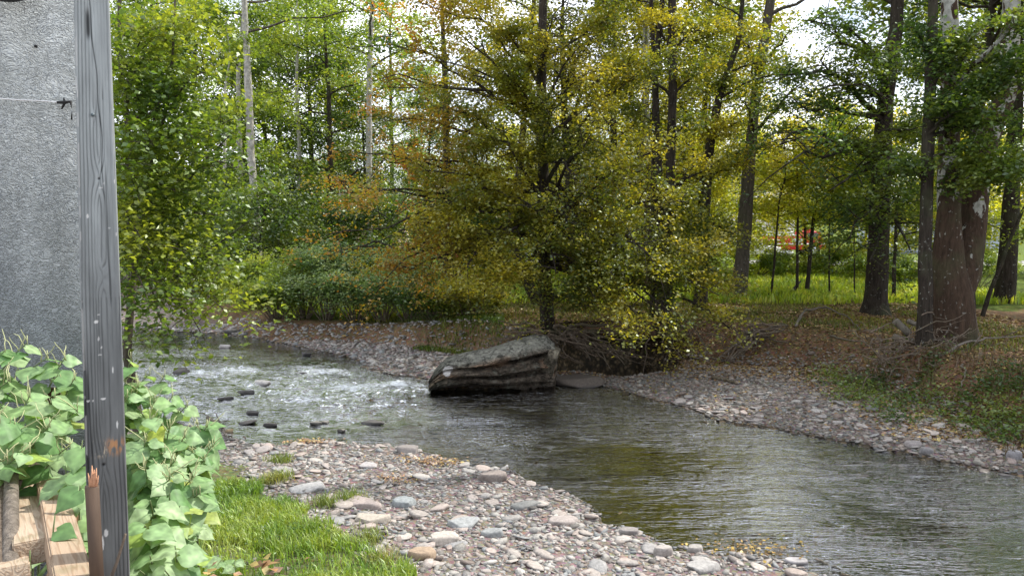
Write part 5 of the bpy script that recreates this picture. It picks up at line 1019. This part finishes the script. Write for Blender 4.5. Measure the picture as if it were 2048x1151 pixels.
mb = MB(); a, b = W(-2,1180,1.9), W(4,960,2.6); bs = a; mb.tube(np.linspace(a, b, 6), .02, 12, True); o = link('round_pole', mb.mesh('round_pole', [M_ROOT], True, bs), None, bs); tag(o, 'dark pole at the very left edge beside the round brown pole', 'pole')
sb = thing('splintered_board', W(195,1151,1.78), 'narrow brown upright board with a splintered broken top, against the post', 'board')
P0, P1 = W(199,1250,1.78), W(184,972,1.78); d = P1 - P0
mb = MB(); hw = rt * .0155 + nrm * .004; th_ = nrm * .012; v = [P0 - hw - th_, P0 + hw - th_, P0 + hw + th_, P0 - hw + th_]; v += [p + d for p in v]; mb.add(v, [(0,3,2,1),(4,5,6,7),(0,1,5,4),(1,2,6,5),(2,3,7,6),(3,0,4,7)], None, (.09, .06, .042)); mb.obj('board', M_POST, sb)
for (x, y, w) in [(176,945,.004),(180,955,.003),(184,930,.006),(189,938,.005),(193,935,.004),(188,948,.005),(197,950,.003)]:
    mb = MB(); a = W((x + 186) / 2, 976, 1.78); b = W(x, y, 1.775); mb.tube([a, (a + b) / 2 + [.001, 0, 0], b], [w, w * .8, .0008], 4, True, (.55, .3, .18)); mb.obj('splinter', M_PEB, sb)
mb = MB(); a, b = W(214,1180,1.7), W(251,1066,1.72); bs = a; mb.tube(wig(a, b, 7, .0015, g), np.linspace(.0045, .0028, 7), 7, True); tag(link('thin_stick', mb.mesh('thin_stick', [M_ROOT], True, bs), None, bs), 'thin brown stick leaning against the foot of the post', 'stick')
# dry debris under the timbers
n = 900; x = rng.uniform(-2.0, -.9, n); y = rng.uniform(1.7, 3.2, n); litter_obj('dry_debris', np.column_stack([x, y, ground(x, y) + rng.random(n) * .25]), .05, 'dry brown leaf scraps among the timbers')

# broad-leaved plants (leaves are single objects sharing meshes)
def big_leaf(seed, k):
    g = np.random.default_rng(seed); n = 9; t = np.linspace(0, 1, n); w = .56 * np.sin(np.clip(t * 1.02 + .0, 0, 1) ** .62 * math.pi) ** .9 * (1 - .35 * t) ; w[0] = .12; w[-1] = 0
    y = t * 1.0 - .08; cur = g.uniform(.12, .35); fold = g.uniform(.08, .30); V = []; q = []
    for i in range(n):
        zc_ = -cur * t[i] ** 2 + .02 * math.sin(t[i] * 9 + seed); tw = g.normal(0, .01)
        for s in (-1, -.55, 0, .55, 1):
            yy = y[i] - (.12 * abs(s) if i == 0 else .05 * abs(s)); ww = w[i] * s
            V.append((ww, yy, zc_ + abs(ww) * fold - .35 * ww * ww + .018 * math.sin(i * 2.1 + s * 3 + seed) * abs(s) + tw))
    for i in range(n - 1):
        for j in range(4): a = i * 5 + j; q.append((a, a + 1, a + 6, a + 5))
    V = np.array(V); c = np.tile(np.array(k), (len(V), 1)); c[2::5] *= 1.25
    return mesh_np('leaf', V, q, None, c, [M_BIGLEAF], True)
LM = [big_leaf(i, c) for i, c in enumerate([(.24,.37,.17),(.18,.31,.12),(.30,.42,.21),(.25,.38,.16),(.13,.25,.09),(.33,.45,.24),(.21,.34,.14),(.26,.39,.19)])]; LY = [big_leaf(20 + i, c) for i, c in enumerate([(.42,.48,.10),(.36,.44,.12),(.30,.42,.1)])]
M_STEM = flat('green_stem', (.13, .17, .07), .6); M_FLW = flat('pale_flower_sprays', (.40, .42, .22), .8)
def place_leaf(parent, pos, tipdir, up, s, yellow=False, g=rng):
    o = link('leaf', (LY if yellow else LM)[g.integers(0, 3 if yellow else 8)], parent); y = Vector(tipdir).normalized(); z = Vector(up); z = (z - y * z.dot(y)).normalized(); x = y.cross(z)
    M4 = Matrix((x, y, z)).transposed().to_4x4(); o.matrix_local = Matrix.Translation(Vector(pos) - parent.location) @ M4 @ Matrix.Diagonal((s, s, s, 1))
def knot_plant(label, root, tips, seed, nleaf=9, size=.115, yel=.04, flowers=True):
    g = np.random.default_rng(seed); z = gz(*root); th = thing('broadleaf_plant', (root[0], root[1], z), label, 'plant')
    for (px, py, Yt) in tips:
        e = W(px, py, Yt); s = np.array([root[0] + g.normal(0, .06), root[1] + g.normal(0, .06), z - .03]); m_ = (s + e) / 2 + np.array([(s[0] - e[0]) * .15, (s[1] - e[1]) * .15, .28 * np.linalg.norm(e - s)])
        P = bez(s, m_, e, 14); mb = MB(); mb.tube(P, np.linspace(.007, .002, 14), 6, True); mb.obj('stem', M_STEM, th, True)
        sdv = np.cross(P[-1] - P[-4], [0, 0, 1]); sdv /= np.linalg.norm(sdv)
        for k in range(nleaf):
            t = .30 + .70 * (k + .5) / nleaf; q_ = bez(s, m_, e, 100)[int(t * 99)]; sd = 1 if k % 2 else -1; fw = P[-1] - P[-4]; fw = fw / np.linalg.norm(fw)
            d = sdv * sd * g.uniform(.5, 1) + fw * g.uniform(.1, .8) + g.normal(0, .25, 3); d[2] = -abs(d[2]) * .3 - g.uniform(-.1, .3); up = np.array([.25 + g.normal(0, .3), -.35 + g.normal(0, .3), 1.])
            place_leaf(th, q_ + d * .02, d, up, size * g.uniform(.6, 1.2) * (1.05 - .3 * (t > .93)), g.random() < yel, g)
        if flowers:
            mb = MB()
            mb.tube([e - [0, 0, .01], e + [0, 0, .03]], .002, 4)
            for k in range(7):
                a = bez(s, m_, e, 30)[g.integers(22, 30)]; d = g.normal(0, .5, 3) * [1, 1, .3] + [0, 0, .9]; mb.tube(wig(a, a + d * g.uniform(.04, .09), 5, .004, g), [.0022, .002, .002, .0018, .001], 4)
            mb.obj('flower_spray', M_FLW, th)['kind'] = 'stuff'
plants = [
 ('tall broad-leaved plant highest against the stuccoed wall at the left edge', (-2.5,3.05), [(10,700,2.9),(55,685,2.95),(95,715,2.9),(20,760,2.8)], 9, .125),
 ('broad-leaved plant against the wall just left of the post', (-2.05,3.0), [(130,715,2.9),(150,755,2.9),(110,790,2.8),(155,820,2.85)], 9, .12),
 ('broad-leaved plant whose leaves hang over the timber pile', (-2.05,2.75), [(60,790,2.7),(100,850,2.6),(140,890,2.65),(30,850,2.6)], 9, .12),
 ('broad-leaved plant low at the left edge with a large dark leaf', (-2.35,2.6), [(0,840,2.5),(15,915,2.4),(60,900,2.5),(-20,780,2.6)], 8, .13),
 ('broad-leaved plant with big leaves hanging beside the foot of the post', (-1.5,2.5), [(160,970,2.3),(150,930,2.45),(165,880,2.5),(130,930,2.5)], 7, .12),
 ('topmost broad-leaved plant right of the post, one round leaf catching the light', (-2.05,3.6), [(262,715,3.5),(275,770,3.5),(300,745,3.6),(255,790,3.4)], 9, .125),
 ('broad-leaved plant reaching out towards the river with seedy sprays', (-1.95,3.75), [(345,790,3.6),(330,750,3.7),(375,810,3.6),(310,800,3.5)], 9, .115),
 ('broad-leaved plant at the river end of the clump with the outermost leaves', (-1.7,3.6), [(415,850,3.5),(425,890,3.4),(395,850,3.5),(385,900,3.3),(410,920,3.3)], 10, .12),
 ('broad-leaved plant in the middle of the clump right of the post', (-1.65,3.3), [(300,830,3.2),(340,850,3.2),(290,880,3.1),(330,900,3.1),(370,870,3.2)], 9, .125),
 ('broad-leaved plant with yellowing leaves at the foot of the clump', (-1.35,2.7), [(300,1000,2.5),(340,985,2.6),(290,1050,2.4),(330,1060,2.45),(360,1010,2.6)], 8, .12),
 ('broad-leaved plant with large arching leaves halfway down the clump', (-1.5,3.0), [(290,930,2.8),(340,950,2.8),(380,960,2.8),(400,985,2.8),(350,920,2.9)], 9, .13),
 ('broad-leaved plant at the bottom edge beside the grass', (-1.2,2.55), [(300,1110,2.35),(350,1090,2.4),(380,1100,2.45),(280,1140,2.3),(330,1140,2.3)], 7, .125),
 ('small sprig with one green leaf lying over the timbers', (-1.35,2.05), [(110,1030,2.05),(60,1100,1.95)], 3, .075)]
for i, (lab, root, tips, nl, sz) in enumerate(plants):
    knot_plant(lab, root, tips, 500 + i, int(nl * 1.5), sz * .92, .25 if 'yellowing' in lab else (.06 if 'bottom' in lab else .02), i not in (4, 9, 11, 12))
h = hit(455, 1145); knot_plant('single small broad-leaved plant in the grass at the bottom edge', (h[0], h[1]), [(430,1142,h[1] - .6),(470,1140,h[1] - .5)], 530, 4, .13, 0, False)
